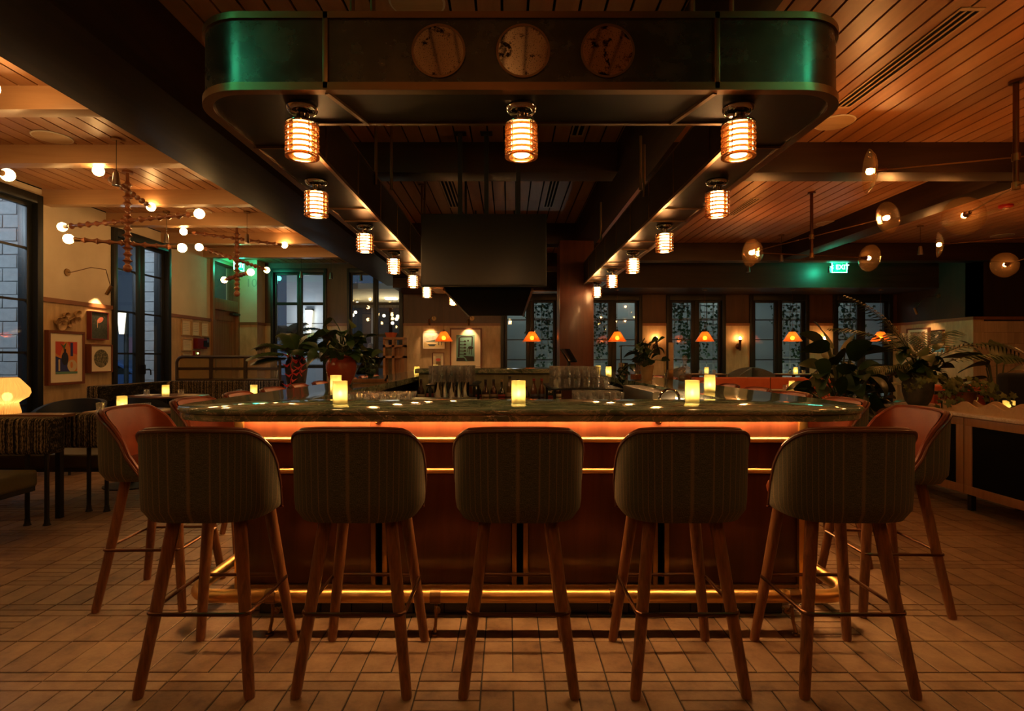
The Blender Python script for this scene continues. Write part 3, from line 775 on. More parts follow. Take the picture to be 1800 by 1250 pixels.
for x in (666, 1157):
    X = px(x, 750, by0)[0]; q = MB(); q.tube([(X, by0-.008, .975), (X, by0-.05, .975), (X, by0-.06, .985), (X, by0-.06, .997)], .006, 6); q.lathe([(0, 0), (.018, 0), (.018, .005), (0, .005)], 14, (X, by0-.008, .975), (0, -1, 0)); q.build('bag_hook', m_chrome, bar)
q = MB(); q.box(bx0+.04, bx0+.2, by0+.2, by1-.2, .2, HC-.06); q.box(bx1-.2, bx1-.04, by0+.2, by1-.2, .2, HC-.06)
# foot rail
fr = thing('foot_rail', 'thick brass foot rail running round the bar base', 'rail', (CX, 2.62, 0))
rx0, rx1, ry = -1.51, 1.625, 2.62
path = [(rx0, 9.6, .168), (rx0, ry+.14, .168)]+[(p[0], p[1], .168) for p in arc(rx0+.13, ry+.13, .13, PI, 1.5*PI, 7)]+[(p[0], p[1], .168) for p in arc(rx1-.13, ry+.13, .13, 1.5*PI, 2*PI, 7)]+[(rx1, 9.6, .168)]
q = MB(); q.tube(path, .031, 16); q.build('tube', m_brass, fr)
for i, (x, y, dx, dy) in enumerate([(px(766, 0, ry)[0], ry, 0, 1), (px(1080, 0, ry)[0], ry, 0, 1), (px(1394, 0, ry)[0], ry, 0, 1), (px(478, 0, ry)[0], ry, 0, 1)]+[(rx0, 3.2+1.2*k, 1, 0) for k in range(5)]+[(rx1, 3.2+1.2*k, -1, 0) for k in range(5)]):
    q = MB(); q.lathe([(.034, -.025), (.0345, -.02), (.0345, .02), (.034, .025)], 16, (x, y, .168), (dy, dx, 0))
    q.tube([(x, y, .14), (x+dx*.012, y+dy*.012, .11), (x, y, .05), (x-dx*.03, y-dy*.03, .008)], .008, 7)
    q.tube([(x, y, .12), (x+dx*.05, y+dy*.05, .075), (x+dx*.10, y+dy*.10, .07)], .006, 6)
    q.lathe([(0, 0), (.018, 0), (.016, .008), (0, .008)], 12, (x-dx*.03, y-dy*.03, .001)); q.lathe([(0, 0), (.016, 0), (.016, .01), (0, .01)], 12, (x+dx*.05, y+dy*.05, .075), (dx, dy, 0))
    q.build('bracket', m_brassd, fr)

# ------------------------------------------------------------------ bar stools
def interp(tab, x):
    for (a, p), (c, r) in zip(tab, tab[1:]):
        if x <= c: return p+(r-p)*(x-a)/(c-a)
    return tab[-1][1]
RIM = [(0, 1.018), (.03, 1.010), (.06, .990), (.12, .940), (.17, .875), (.206, .790), (.23, .715), (.245, .668), (.3, .668)]
def make_stool():
    t = thing('bar_stool', '', 'stool')
    A, B, NU, NV = .256, .245, 48, 8
    T = PI/2*1.02
    def plan(tt, k):
        s_, c_ = math.sin(tt), math.cos(tt)
        return (A*k*math.copysign(abs(s_)**.54, s_), -B*k*math.copysign(abs(c_)**.54, c_))
    def ztop(tt): return interp(RIM, max(0, B+plan(tt, 1)[1]))
    def surf(off):
        def f(u, v):
            tt = -T+2*T*u; zt = ztop(tt)-(.004 if off else 0); z = .662+(zt-.662)*v
            k = 1-off/.25; low = max(0, (.72-z)/.058)
            k *= 1-.10*low**2
            k *= .985+.03*(z-.66)/.35
            x, y = plan(tt, k); return (x, y, z)
        return f
    def uvs(u, v):
        tt = -T+2*T*u; return (u*.82, .662+(ztop(tt)-.662)*v)
    q = MB(); q.grid(surf(0), NU, NV, uvs); q.build('shell', m_twill, t)
    q = MB(); q.grid(surf(.034), NU, NV); q.build('back_lining', m_leather, t)
    so, si = surf(0), surf(.034)
    rim = [tuple((Vector(so(i/NU, 1))+Vector(si(i/NU, 1)))/2) for i in range(NU+1)]
    q = MB(); q.tube([so(0, v/6) for v in range(6)]+rim+[so(1, 1-v/6) for v in range(1, 7)], .0135, 8); pp = q.build('piping', m_leather, t)
    q = MB(); q.tube([tuple(Vector(so(i/NU, 1))*1.0+Vector((0, 0, -.004))) for i in range(NU+1)], .007, 6); q.build('welt', m_leatherd, pp)
    def seatp(rx, ry_, z, n=32):
        return [(math.copysign(abs(math.cos(a))**.82, math.cos(a))*rx, .015+math.copysign(abs(math.sin(a))**.82, math.sin(a))*ry_, z) for a in [2*PI*i/n for i in range(n)]]
    def layers(name, mat, rows):
        q = MB(); vs = [p for r in rows for p in seatp(*r)]; n = 32; fs = []
        for k in range(len(rows)-1):
            for i in range(n): j = (i+1) % n; fs.append((k*n+i, k*n+j, (k+1)*n+j, (k+1)*n+i))
        fs.append(tuple(range(n))[::-1]); fs.append(tuple((len(rows)-1)*n+i for i in range(n))); q.add(vs, fs); return q.build(name, mat, t)
    layers('seat', m_leather, [(.200, .205, .700), (.212, .222, .706), (.215, .226, .722), (.208, .220, .742), (.185, .198, .752), (.12, .13, .756)])
    layers('seat_base', m_oak, [(.19, .195, .664), (.205, .215, .668), (.205, .215, .698), (.20, .21, .700)])
    q = MB()
    for (sx, sy) in ((-1, -1), (1, -1), (-1, 1), (1, 1)):
        q = MB(); q.tube([(sx*.128, sy*.128+.012, .668), (sx*.17, sy*.17+.006, .33), (sx*.2105, sy*.215, .012), (sx*.212, sy*.2165, 0)], [.0255, .0235, .0205, .018], 12); q.build('leg', m_oak, t)
    r = .196; rp = arc(-r+.03, -r+.03, .03, PI, 1.5*PI, 4)+arc(r-.03, -r+.03, .03, 1.5*PI, 2*PI, 4)+arc(r-.03, r-.03, .03, 0, PI/2, 4)+arc(-r+.03, r-.03, .03, PI/2, PI, 4)
    q = MB(); q.tube([(a, c, .307) for a, c in rp], .0078, 8, True); q.build('foot_ring', m_copper, t)
    return t
stool = make_stool()
G = 'upholstered bar stools around the counter'
i = 0
fl_ = ['end stool of the front row, beside the banquette side', 'second stool of the front row, before the walnut panels', 'middle stool of the front row, its back straight to the viewer', 'fourth stool of the front row, next to the sideboard end', 'last stool of the front row, before the sideboard']
for k, x in enumerate((-1.19, -.592, .041, .69, 1.333)):
    place(stool, i, (x, 2.325, 0), (.0, -.01, 0, .01, -.0)[k], 'dark pinstriped '+fl_[k], G); i += 1
for k in range(10):
    place(stool, i, (-1.875, 3.035+.625*k, 0), -PI/2+(.03, -.05, .04, -.02, .03)[k % 5], 'rust leather stool, %s along the bar side facing the street windows' % ordn[k], G); i += 1
for k in range(10):
    place(stool, i, (1.985, 2.97+.635*k, 0), PI/2+(-.04, .03, -.02, .05, 0)[k % 5], 'rust leather stool, %s along the bar side facing the sideboard' % ordn[k], G); i += 1

# ------------------------------------------------------------------ light fittings
def disc_fixture(name_label, cx, cy_, arms):
    t = thing('disc_chandelier', name_label, 'chandelier', (cx, cy_, 2.66), 0, 'glass disc chandeliers')
    q = MB(); q.tube([(cx, cy_, ZC), (cx, cy_, 2.665)], .021, 12); q.lathe([(0, 0), (.05, 0), (.05, .02), (0, .02)], 16, (cx, cy_, ZC-.02)); q.build('post', m_copper, t)
    for (dx, dy, z, L) in arms:
        d = Vector((dx, dy, 0)).normalized(); c = Vector((cx, cy_, z))
        q = MB(); q.tube([c-d*L, c+d*L], .007, 8); q.lathe([(0, -.035), (.03, -.03), (.03, .03), (0, .035)], 14, c); a = q.build('arm', m_brassd, t)
        for s_ in (-1, 1):
            e = c+d*L*s_; ax = d*s_
            q = MB(); q.lathe([(0, -.12), (.017, -.115), (.022, -.03), (.03, -.02), (0, -.018)], 12, e, ax); q.build('socket', m_copper, a)
            q = MB(); R_ = .185
            q.lathe([(0, -.045), (.05, -.042), (.10, -.030), (.15, -.010), (R_, .022), (R_+.004, .028), (R_-.004, .030), (.15, .004), (.10, -.016), (.05, -.028), (0, -.031)], 36, e, ax); q.build('glass_disc', m_disc, t)
            q = MB(); q.lathe([(0, -.014), (.022, -.01), (.028, .01), (.022, .034), (0, .042)], 12, e, ax); q.build('bulb', m_bulb, t)
disc_fixture('brass chandelier of glass discs hung nearest above the marble sideboard', 4.155, 4.56, [(-.96, .34, H+1.635, 1.02), (.345, .93, H+1.40, .99)])
disc_fixture('brass chandelier of glass discs further back, its whole post in view', 4.16, 7.64, [(.325, -1.05, H+1.65, 1.08), (.9, .2, H+1.395, .92)])
disc_fixture('brass chandelier of glass discs towards the far side wall', 7.22, 7.55, [(-.93, .57, H+1.64, 1.09), (.30, .87, H+1.40, .93)])

disc_fixture('added unseen chandelier of glass discs above the viewer, lighting the stool backs from the sideboard side', 4.155, .6, [(.8, .6, H+1.635, 1.02), (-.6, .8, H+1.40, .99)])  # unseen fixture added so light reaches the stool backs
disc_fixture('added unseen chandelier of glass discs behind the viewer, brightening the canopy mirrors', -.9, -1.7, [(.8, .6, H+1.635, 1.02), (-.6, .8, H+1.40, .99)])  # extra fixture out of view, added to brighten mirrors and stool backs
def bead_arm(p0, p1, rnd, n, r=.017):
    d = Vector(p1)-Vector(p0); L = d.length; prof = []
    k = n*6
    for i in range(k+1):
        u = i/k; ph = (u*n) % 1
        rr = r*(.82+.9*math.exp(-((ph-.5)/.13)**2)*(1 if int(u*n) % 2 else .72)+.25*math.sin(PI*ph))
        prof.append((rr, u*L))
    prof = [(0, 0)]+prof+[(0, L)]
    q = MB(); q.lathe(prof, 12, p0, d.normalized()); return q
def bead_fixture(label, cx, cy_, arms):
    t = thing('bead_chandelier', label, 'chandelier', (cx, cy_, 2.34), 0, 'turned wood chandeliers')
    q = MB(); q.tube([(cx, cy_, ZC), (cx, cy_, 3.4)], .02, 10); q.lathe([(0, 0), (.06, 0), (.06, .025), (0, .025)], 16, (cx, cy_, ZC-.025)); q.build('ceiling_rod', m_bead, t)
    bead_arm((cx, cy_, 2.345), (cx, cy_, 3.42), 0, 14, .030).build('stem', m_bead, t)
    q = MB(); q.ball((cx, cy_, 2.37), .05, 14, 10); q.build('finial', m_bead, t)
    for (dx, dy, z, L) in arms:
        d = Vector((dx, dy, 0)).normalized(); c = Vector((cx, cy_, H+z))
        a = bead_arm(c-d*(L-.08), c+d*(L-.08), 0, max(8, int(L*13)), .020).build('arm', m_bead, t)
        for s_ in (-1, 1):
            e = c+d*L*s_
            q = MB(); q.lathe([(0, -.10), (.022, -.10), (.026, -.05), (.030, -.03), (0, -.03)], 12, e, d*s_); q.build('socket', m_brassd, a)
            q = MB(); q.ball(e+d*s_*.012, .056, 14, 10); q.build('globe_bulb', m_globe, t)
m_globe = emis('globe_glow', (1.0, .54, .18), 13.5)
bead_fixture('turned wood branch chandelier with globe bulbs before the framed prints', -4.62, 6.77, [(-.25, 1.0, 2.02, .74), (-1.0, .31, 1.658, 1.09), (.95, .5, 1.38, .56)])
bead_fixture('turned wood branch chandelier with globe bulbs further back near the street door', -4.62, 9.5, [(.74, .67, 2.02, .79), (.03, 1, 1.658, 1.09), (.70, -.71, 1.38, .62)])
bead_fixture('turned wood branch chandelier of which only one globe bulb shows at the photo edge', -4.62, 4.10, [(1, .1, 2.02, .74), (.07, .95, 1.658, .96), (-.8, .5, 1.38, .56)])

bead_fixture('added unseen turned wood chandelier above the viewer, lighting the stool backs from the street side', -4.62, 1.2, [(1, .1, 2.02, .74), (.3, .95, 1.658, .96), (-.8, .5, 1.38, .56)])  # out-of-view fixture added as fill for the stool backs
# little cone spot pendants
def make_spot():
    t = thing('spot_pendant', '', 'lamp')
    q = MB(); q.lathe([(0, 0), (.05, 0), (.05, -.02), (0, -.02)], 16); q.build('ceiling_plate', m_brassd, t)
    q = MB(); q.tube([(0, 0, -.02), (0, 0, -.36)], .003, 6); q.build('cord', m_black, t)
    q = MB(); q.lathe([(0, -.35), (.022, -.35), (.026, -.36), (.040, -.49), (.036, -.488), (0, -.47)], 18); q.build('cone_shade', m_steel, t)
    q = MB(); q.lathe([(0, -.474), (.03, -.476), (0, -.4775)], 14); q.build('lens', m_lens, t)
    return t
m_lens = emis('spot_lens', (1, .72, .4), 22)
sp = make_spot()
sps = [(-4.04, 5.75, 'before the wide walnut beam over the bead chandelier'), (-5.3, 8.65, 'by the french window next to the prints'), (-4.05, 8.65, 'over the round table with the candle'), (-4.6, 12.4, 'before the tall gridded window by the pier'), (-4.0, 12.6, 'between the two gridded windows near the mullion'),
       (-3.4, 12.9, 'beside the walnut panel between gridded windows'), (4.15+.9, 10.3, 'under the far ceiling beside the glass discs'), (7.1, 9.6, 'beside the far disc with the red alarm behind'), (5.0, 11.6, 'left of the green exit sign'), (6.75, 11.7, 'just past the green exit sign')]
for i, (x, y, lb) in enumerate(sps): place(sp, i, (x, y, ZC), 0, 'small metal cone spot pendant '+lb, 'small cone spot pendants')
# pleated cone pendants along the windows
def make_cone():
    t = thing('cone_pendant', '', 'lamp')
    q = MB(); q.lathe([(0, 2.80), (.05, 2.80), (.05, 2.785), (0, 2.785)], 14); q.build('ceiling_plate', m_brassd, t)
    q = MB(); q.tube([(0, 0, 2.79), (0, 0, 1.88)], .0035, 6); q.build('cord', m_copper, t)
    q = MB(); q.lathe([(.062, 1.862), (.066, 1.86), (.205, 1.645), (.200, 1.643), (.060, 1.855), (.062, 1.862)], 48, rib=.012, nrib=24); q.build('pleated_shade', m_cone, t)
    q = MB(); q.lathe([(0, 1.92), (.02, 1.915), (.03, 1.86), (.066, 1.858), (0, 1.852)], 16); q.build('collar', m_copper, t)
    q = MB(); q.ball((0, 0, 1.72), .045, 12, 8); q.build('bulb', m_globe, t)
    return t
m_cone = thin('cone_fabric', (1, .55, .2), .0, .5, ior=1.02, body=(.95, .42, .14), bamt=.60)
cp = make_cone()
for i, x in enumerate((780, 935, 1085, 1239, 1393, 1548)):
    place(cp, i, (px(x, 0, 12.5)[0], 12.5, 0), 0, 'orange pleated cone pendant, '+['before the framed pictures', 'before the first window beside the column', 'behind the beer taps', 'between candles over the third window table', 'over the window table past the wall sconce', 'above the big leafy plants'][i], 'orange cone pendants')
# wall sconces between the windows
def make_sconce():
    t = thing('wall_sconce', '', 'lamp')
    q = MB(); q.lathe([(0, 0), (.07, 0), (.07, -.02), (.05, -.03), (0, -.03)], 18, (0, 0, 0), (0, 1, 0)); q.build('wall_plate', m_copper, t)
    q = MB(); q.tube([(0, -.02, 0), (0, -.10, -.01), (0, -.11, .0)], .012, 8); q.build('arm', m_copper, t)
    q = MB(); q.lathe([(0, -.10), (.022, -.10), (.03, .13), (.042, .16), (.036, .16), (0, .14)], 14, (0, -.11, 0)); q.build('cup', m_copper, t)
    q = MB(); q.lathe([(0, .15), (.028, .165), (.032, .19), (.022, .215), (0, .235)], 12, (0, -.11, 0)); q.build('bulb', m_sconce, t)
    return t
wsn = make_sconce()
for i, x in enumerate((1152, 1298, 1445)):
    X, Y, Z = px(x, 609, YB-.02); place(wsn, i, (X, YB-.012, Z), 0, 'torch wall sconce '+['behind the bar plant and taps', 'alone on the tiled pier between two windows', 'beside the big leafy plant'][i], 'torch sconces between windows')
# picture lamps: wall plate, bent arm, small cylinder head
def picture_lamp(label, p, wall_n, reach, drop, head):
    p = Vector(p); nn = Vector(wall_n); t = thing('picture_lamp', label, 'lamp', p)
    q = MB(); q.lathe([(0, 0), (.055, 0), (.05, .015), (0, .018)], 18, p, nn); q.build('wall_plate', m_brassd, t)
    e = p+Vector(reach); h = Vector(head)
    q = MB(); q.tube([p+nn*.01, p+nn*.06, p+nn*.06+(e-p)*.5+Vector((0, 0, .05)), e, e+(h-e)*.5, h], .0055, 7); q.build('arm', m_copper, t)
    ax = Vector(drop).normalized()
    q = MB(); q.lathe([(0, -.02), (.026, -.02), (.026, .13), (.020, .13), (0, .11)], 16, h, ax); q.build('head', m_brassd, t)
    q = MB(); q.lathe([(0, .112), (.021, .113), (0, .1145)], 12, h, ax); q.build('lens', m_lens2, t)
    l = bpy.data.lights.new('beam', 'SPOT'); l.energy = 6; l.color = (1, .58, .24); l.spot_size = 1.5; l.spot_blend = .7; l.shadow_soft_size = .02
    o = obj('beam', l, t); o.location = h-p+ax*.13; o.rotation_euler = Vector((0, 0, -1)).rotation_difference(ax).to_euler()
m_lens2 = emis('picture_lens', (1, .75, .42), 30)
picture_lamp('jointed brass picture lamp on the plaster above the framed prints', (XL, 7.95, 2.50), (1, 0, 0), (.28, .38, .10), (-.55, -.05, -1), (XL+.22, 8.52, 2.36))
picture_lamp('brass picture lamp over the boat painting', px(763, 560, YB-.0), (0, -1, 0), (-.03, -.2, .04), (0, .55, -1), (px(761, 560, YB)[0]-.05, YB-.28, 2.16))
picture_lamp('brass picture lamp over the tall teal print', px(830, 560, YB-.0), (0, -1, 0), (-.03, -.2, .04), (0, .55, -1), (px(827, 560, YB)[0]-.03, YB-.28, 2.16))
picture_lamp('brass picture lamp on the dark wood above the corner pictures', (XR, 12.1, 2.62), (-1, 0, 0), (-.3, .1, -.1), (.4, -.1, -1), (XR-.38, 12.3, 2.36))

# exit signs
def lettering(name, txt, parent, loc, size, rot, mat, ext=.002):
    c = bpy.data.curves.new(name, 'FONT'); c.body = txt; c.size = size; c.extrude = ext; c.align_x = 'CENTER'; c.align_y = 'CENTER'
    o = bpy.data.objects.new(name, c); col.objects.link(o); o.location = loc; o.rotation_euler = rot; c.materials.append(mat)
    dg = bpy.context.evaluated_depsgraph_get(); me = bpy.data.meshes.new_from_object(o.evaluated_get(dg)); bpy.data.objects.remove(o)
    o = bpy.data.objects.new(name, me); col.objects.link(o); o.location = loc; o.rotation_euler = rot
    if parent is not None: o.parent = parent
    return o
m_exitp = thin('exit_panel', (.35, .9, .7), .05, .1, body=(.1, .8, .5), bamt=.25)
def exit_sign(label, p, rz, arrow='<', energy=10, ldir=(0, -1)):
    t = thing('exit_sign', label, 'exit sign', p, rz, 'green exit signs')
    WO[t.name] = Vector()
    q = MB(); q.box(-.16, .16, -.02, .02, .11, .15); q.build('housing', m_steel, t, bevel=.003)
    q = MB(); q.tube([(0, 0, .15), (0, 0, ZC-p[2])], .008, 6); q.build('hanger', m_steel, t)
    q = MB(); q.box(-.155, .155, -.006, .006, -.11, .11); q.build('acrylic_panel', m_exitp, t)
    q = MB(); q.box(-.155, .155, -.008, .008, -.11, -.104); q.box(-.155, .155, -.008, .008, .104, .11); q.box(-.155, -.149, -.008, .008, -.11, .11); q.box(.149, .155, -.008, .008, -.11, .11); q.build('lit_edge', m_exit, t)
    lettering('lettering', (arrow+' ' if arrow else '')+'EXIT', t, (0, -.009, 0), .135, (PI/2, 0, 0), m_exit)
    l = bpy.data.lights.new('glow', 'POINT'); l.energy = energy; l.color = GREEN; l.shadow_soft_size = .06
    o = obj('glow', l, t); o.location = (ldir[0]*.06, ldir[1]*.06, .0)
    return t
X, Y, Z = px(1475.5, 470, 11.6)
exit_sign('green lit exit sign hung before the dark header on the sideboard side', (X, Y, Z), 0, '<', 7, (-1.5, 2.5))
exit_sign('green exit sign above the street door seen nearly edge-on', (XL+.28, 12.45, H+2.05), PI/2-.25, '', 3.5)
exit_sign('unseen green exit sign above the viewer on the street side, inferred from the green canopy corner', (-2.05, 1.5, 3.22), PI, '', .9, (0, 1))  # unseen sign, read off the green canopy glint and placed to light it
exit_sign('unseen green exit sign above the viewer on the sideboard side, inferred from the green canopy corner', (2.25, 1.5, 3.22), PI, '', 1.2, (0, 1))  # unseen counterpart, placed to give the other canopy corner its green

lettering('wall_number', '10', None, (-5.97, 12.968, H+(VY-498)*12.97/F), .27, (PI/2, 0, 0), M('faint_number', (.40, .33, .24), .85), .001)
tag([o for o in col.objects if o.name == 'wall_number'][0], 'faint number ten on the green-lit plaster pier', 'number')
# ceiling bits
def make_speaker():
    t = thing('ceiling_speaker', '', 'speaker')
    q = MB(); q.lathe([(0, 0), (.175, 0), (.18, -.004), (.175, -.009), (.0, -.010)], 36); q.build('rim', m_white, t)
    q = MB(); q.lathe([(0, -.0095), (.165, -.0105), (0, -.0115)], 36); q.build('grille', m_tray, t); return t
spk = make_speaker()
for i, (x, y, lb) in enumerate(((92, 241, 'in the oak ceiling over the bead chandelier'), (1467, 215, 'in the oak ceiling beside the canopy corner'), (1455, 392.5, 'far in the ceiling past the cross beam'), (1762, 414, 'far in the ceiling by the side wall'), (350, 372, 'small and far in the ceiling over the street windows'), (733, 3, 'over the canopy at the top of the picture'))):
    Y = 2.258*F/(VY-y); place(spk, i, ((x-VX)*Y/F, Y, ZC-.0005), 0, 'round white ceiling speaker '+lb, 'round ceiling speakers')
def diffuser(label, x, y0, y1, w=.16, n=3):
    t = thing('slot_diffuser', label, 'air vent', (x, y0, ZC), 0, 'ceiling slot diffusers')
    [(lambda q, a: q.box(x-w/2, x+w/2, a, a+.03, ZC-.006, ZC+.01).build('end_bar', m_tray, t))(MB(), a) for a in (y0, y1-.03)]
    q = MB(); q.box(x-w/2, x+w/2, y0+.03, y1-.03, ZC-.002, ZC+.0005); q.build('throat', m_blackm, t)
    for i in range(n+1): q = MB(); xx = x-w/2+.008+(w-.016)*i/n; q.box(xx-.008, xx+.008, y0+.03, y1-.03, ZC-.007, ZC); q.build('slat', m_tray, t)
diffuser('long slot air diffuser in the oak ceiling beside the canopy corner', (1707-VX)*3.62/F, 3.60, 5.05)
diffuser('slot air diffuser in the ceiling past the second canopy lantern', (1305-VX)*8.4/F, 7.9, 8.9, .14)
diffuser('slot air diffuser between the screen and the street side of the canopy', -.80, 6.3, 8.4, .16)
diffuser('short slot air diffuser just behind the canopy front', (1020-VX)*5.4/F, 5.1, 5.7, .13, 2)
diffuser('slot air diffuser beside the screen towards the column', .60, 6.3, 8.4, .15)
diffuser('slot air diffuser far over the side wall', (1750-VX)*8.6/F, 8.0, 9.6, .14)
t = thing('fire_strobe', 'red fire alarm strobe on the far ceiling', 'alarm', px(1768, 361, 8.28)); q = MB(); x, y, z = px(1768, 361, 8.28)
q.lathe([(0, 0), (.09, 0), (.09, -.03), (.07, -.04), (0, -.04)], 20, (x, y, ZC)); q.build('body', M('alarm_red', (.45, .02, .015), .4), t); q = MB(); q.box(x-.03, x+.03, y-.02, y+.02, ZC-.055, ZC-.04); q.build('lens', m_white, t)

# hung screens over the bar
tv = thing('tv', 'large dark television hung over the middle of the bar', 'television', (-.24, 5.5, 2.0))
x0, _, z0 = px(740, 503, 5.5); x1, _, z1 = px(961, 376, 5.5)
q = MB(); q.box(x0, x1, 5.5, 5.58, z0, z1); q.build('cabinet', m_black, tv, bevel=.004)
q = MB(); q.box(x0+.012, x1-.012, 5.497, 5.5, z0+.016, z1-.010); q.build('screen', m_screen, tv, smooth=False)
for x in (809, 855, 911):
    X = (x-VX)*5.62/F; q = MB(); q.box(X-.022, X+.022, 5.6, 5.64, z0+.2, ZC); q.box(X-.06, X+.06, 5.57, 5.67, ZC-.01, ZC); q.build('mount_post', m_black, tv)
q = MB(); q.box(x0+.2, x1-.2, 5.58, 5.66, z0+.15, z1-.15); q.build('bracket', m_black, tv)
box = thing('hanging_hood', 'long glossy black hood hanging low behind the television', 'hood', (-.2, 7.4, 2.0))
q = MB(); q.box(-.66, .25, 5.75, 9.35, 1.985, 2.35); q.build('body', m_blackm, box, bevel=.004)
for x in (-.66, .25):
    q = MB(); q.box(x-.012, x+.012, 5.74, 9.36, 1.975, 2.0); q.build('edge_trim', m_brassd, box)
for y in (6.6, 8.6):
    for x in (-.5, .1): q = MB(); q.tube([(x, y, 2.3), (x, y, ZC)], .015, 8); q.build('hanger', m_black, box)

# ------------------------------------------------------------------ candles, glasses, bottles
m_candlei = emis('candle_body', (1.0, .66, .16), 1.25, (.9, .75, .4))
def make_candle(r=.036, h=.112):
    t = thing('candle_holder', '', 'candle')
    q = MB(); q.lathe([(0, 0), (r*.97, 0), (r, .004), (r, h), (r-.0025, h), (r-.0025, .012), (0, .010)], 40, rib=.012, nrib=20); q.build('ribbed_glass', m_candleg, t)
    q = MB(); q.lathe([(0, .008), (r*.5, .008), (r*.5, h*.25), (0, h*.26)], 16); q.build('wax', m_paper, t)
    q = MB(); q.lathe([(0, h*.27), (.007, h*.32), (.010, h*.40), (.007, h*.50), (0, h*.60)], 10); q.build('flame', m_flame, t)
    l = bpy.data.lights.new('glow', 'POINT'); l.energy = .06; l.color = (1, .6, .2); l.shadow_soft_size = .02
    o = obj('glow', l, t); o.location = (0, 0, h*.55)
    return t
cn = make_candle()
GC = 'glowing ribbed candle glasses'
cl_ = [((598-VX)*2.78/F, 2.78, HC, 'tall near one at the banquette end of the counter front'), (-1.13, 3.66, HC, 'half hidden behind the near one at the banquette end'), (.053, 2.82, HC, 'alone at the middle of the counter front'), (.947, 2.865, HC, 'nearer of the pair at the sideboard end of the counter'), (1.357, 3.75, HC, 'further of the pair at the sideboard end of the counter'),
       (-1.15, 7.04, HC, 'small one far along the counter before the picture wall'), (-1.13, 8.7, HC, 'half behind the stacked glasses before the small flower print'), (1.26, 7.8, HC, 'small one far along the counter close to the column'), (1.27, 7.04, HC, 'beside another far along the counter past the column')]
for i, (x, y, z, lb) in enumerate(cl_): place(cn, i, (x, y, z), 0, 'glowing yellow candle glass, '+lb, GC)
cn2 = make_candle(.046, .15); cn2n = [0]
def table_candle(x, y, z, lb): place(cn2, cn2n[0], (x, y, z), 0, 'glowing candle glass '+lb, 'candle glasses on tables'); cn2n[0] += 1

def glass_proto(name, prof, seg=12):
    q = MB(); q.lathe(prof, seg); o = q.build(name, m_drink); return tag(o, '', 'glass')
tum = glass_proto('tumbler', [(0, 0), (.034, 0), (.036, .004), (.041, .085), (.0385, .085), (.034, .012), (0, .010)], 14)
coupe = glass_proto('coupe_glass', [(0, 0), (.032, 0), (.030, .004), (.005, .008), (.004, .07), (.012, .078), (.040, .105), (.046, .135), (.044, .135), (.038, .108), (0, .080)], 16)
rock = glass_proto('rocks_glass', [(0, 0), (.036, 0), (.038, .006), (.040, .092), (.037, .092), (.034, .014), (0, .012)], 14)
def many(proto, pts, label, group):
    first = not proto.get('label')
    for k, p in enumerate(pts):
        o = proto if (k == 0 and first) else proto.copy()
        if o is not proto: col.objects.link(o)
        o.location = p; o.rotation_euler = (0, 0, RN.random()*6); tag(o, label, 'glass', group)
shelf_l = tag(None or MB().box(-.76, -.28, 5.15, 5.95, 1.022, 1.036).build('glass_shelf', m_black, bevel=.003), 'black glass shelf under the tumbler stack at the banquette side', 'shelf', 'bar glass shelves')
many(tum, [(-.70+.083*i, 5.20+.083*j, 1.0365+.0865*k) for k in (0, 1) for i in range(5) for j in range(6)], 'clear tumbler in the stack on the bar shelf before the picture wall', 'stacked tumblers')
shelf_r = tag(MB().box(.36, .98, 4.70, 5.70, 1.010, 1.024).build('glass_shelf', m_black, bevel=.003), 'black glass shelf under the tall glass stack at the column side', 'shelf', 'bar glass shelves')
many(rock, [(.42+.083*i, 4.76+.083*j, 1.0245+.0935*k) for k in (0, 1) for i in range(6) for j in range(6) if not (k == 1 and i > 4-j//3)], 'clear rocks glass in the tall stack beside the column', 'stacked rocks glasses')
dr = tag(MB().box(.42, .88, 3.7, 4.15, .945, .96).build('drain_shelf', m_steel, bevel=.003), 'steel drain shelf holding the low row of glasses', 'shelf')
many(rock, [(.50+.083*i, 3.78+.083*j, .961) for i in range(4) for j in range(4)], 'clear rocks glass in the low row under the tall stack', 'low row of glasses')
dl = tag(MB().box(-.97, -.50, 3.10, 3.46, .93, .945).build('drain_shelf', m_steel, bevel=.003), 'steel drain shelf holding the coupe glasses behind the counter', 'shelf')
many(coupe, [(-.93+.094*i+(.045 if j % 2 else 0), 3.155+.088*j, .9455) for i in range(4) for j in range(4)], 'stemmed coupe glass on the drain shelf behind the counter', 'coupe glasses')
# underbar: steel station, shakers, bowls, tap, island with bottles
st = thing('underbar_station', 'steel underbar station behind the counter front', 'station', (0, 3.4, 0))
q = MB(); q.box(-1.0, 1.1, 3.1, 3.62, .02, .86); q.build('body', m_steel, st, bevel=.006)
q = MB(); q.box(-1.0, 1.1, 3.08, 3.64, .86, .885); q.build('worktop', m_steel, st, bevel=.004)
for (x0, x1) in ((-.95, -.50), (.42, .88)):
    for x in (x0, x1): q = MB(); q.tube([(x, 3.3, .885), (x, 3.3, .929)], .01, 6); q.build('shelf_post', m_steel, st)
iceb = None
def bowl(i, x, y, lb):
    q = MB(); q.lathe([(0, 0), (.06, 0), (.07, .01), (.085, .05), (.082, .085), (.070, .10), (.066, .098), (.075, .08), (.076, .05), (0, .02)], 24, (x, y, .886), rib=.02, nrib=12); tag(q.build('glass_bowl', m_cutglass), 'cut glass bowl '+lb, 'bowl', 'cut glass bowls')
m_cutglass = thin('cut_glass', (.95, .8, .65), .15, .12, 90, body=(.8, .62, .45), bamt=.35)
b2 = [(-.40, 3.50, 'beside the coupe glasses'), (-.20, 3.52, 'beside the steel shakers')]
for i, (x, y, lb) in enumerate(b2): bowl(i, x, y, lb)
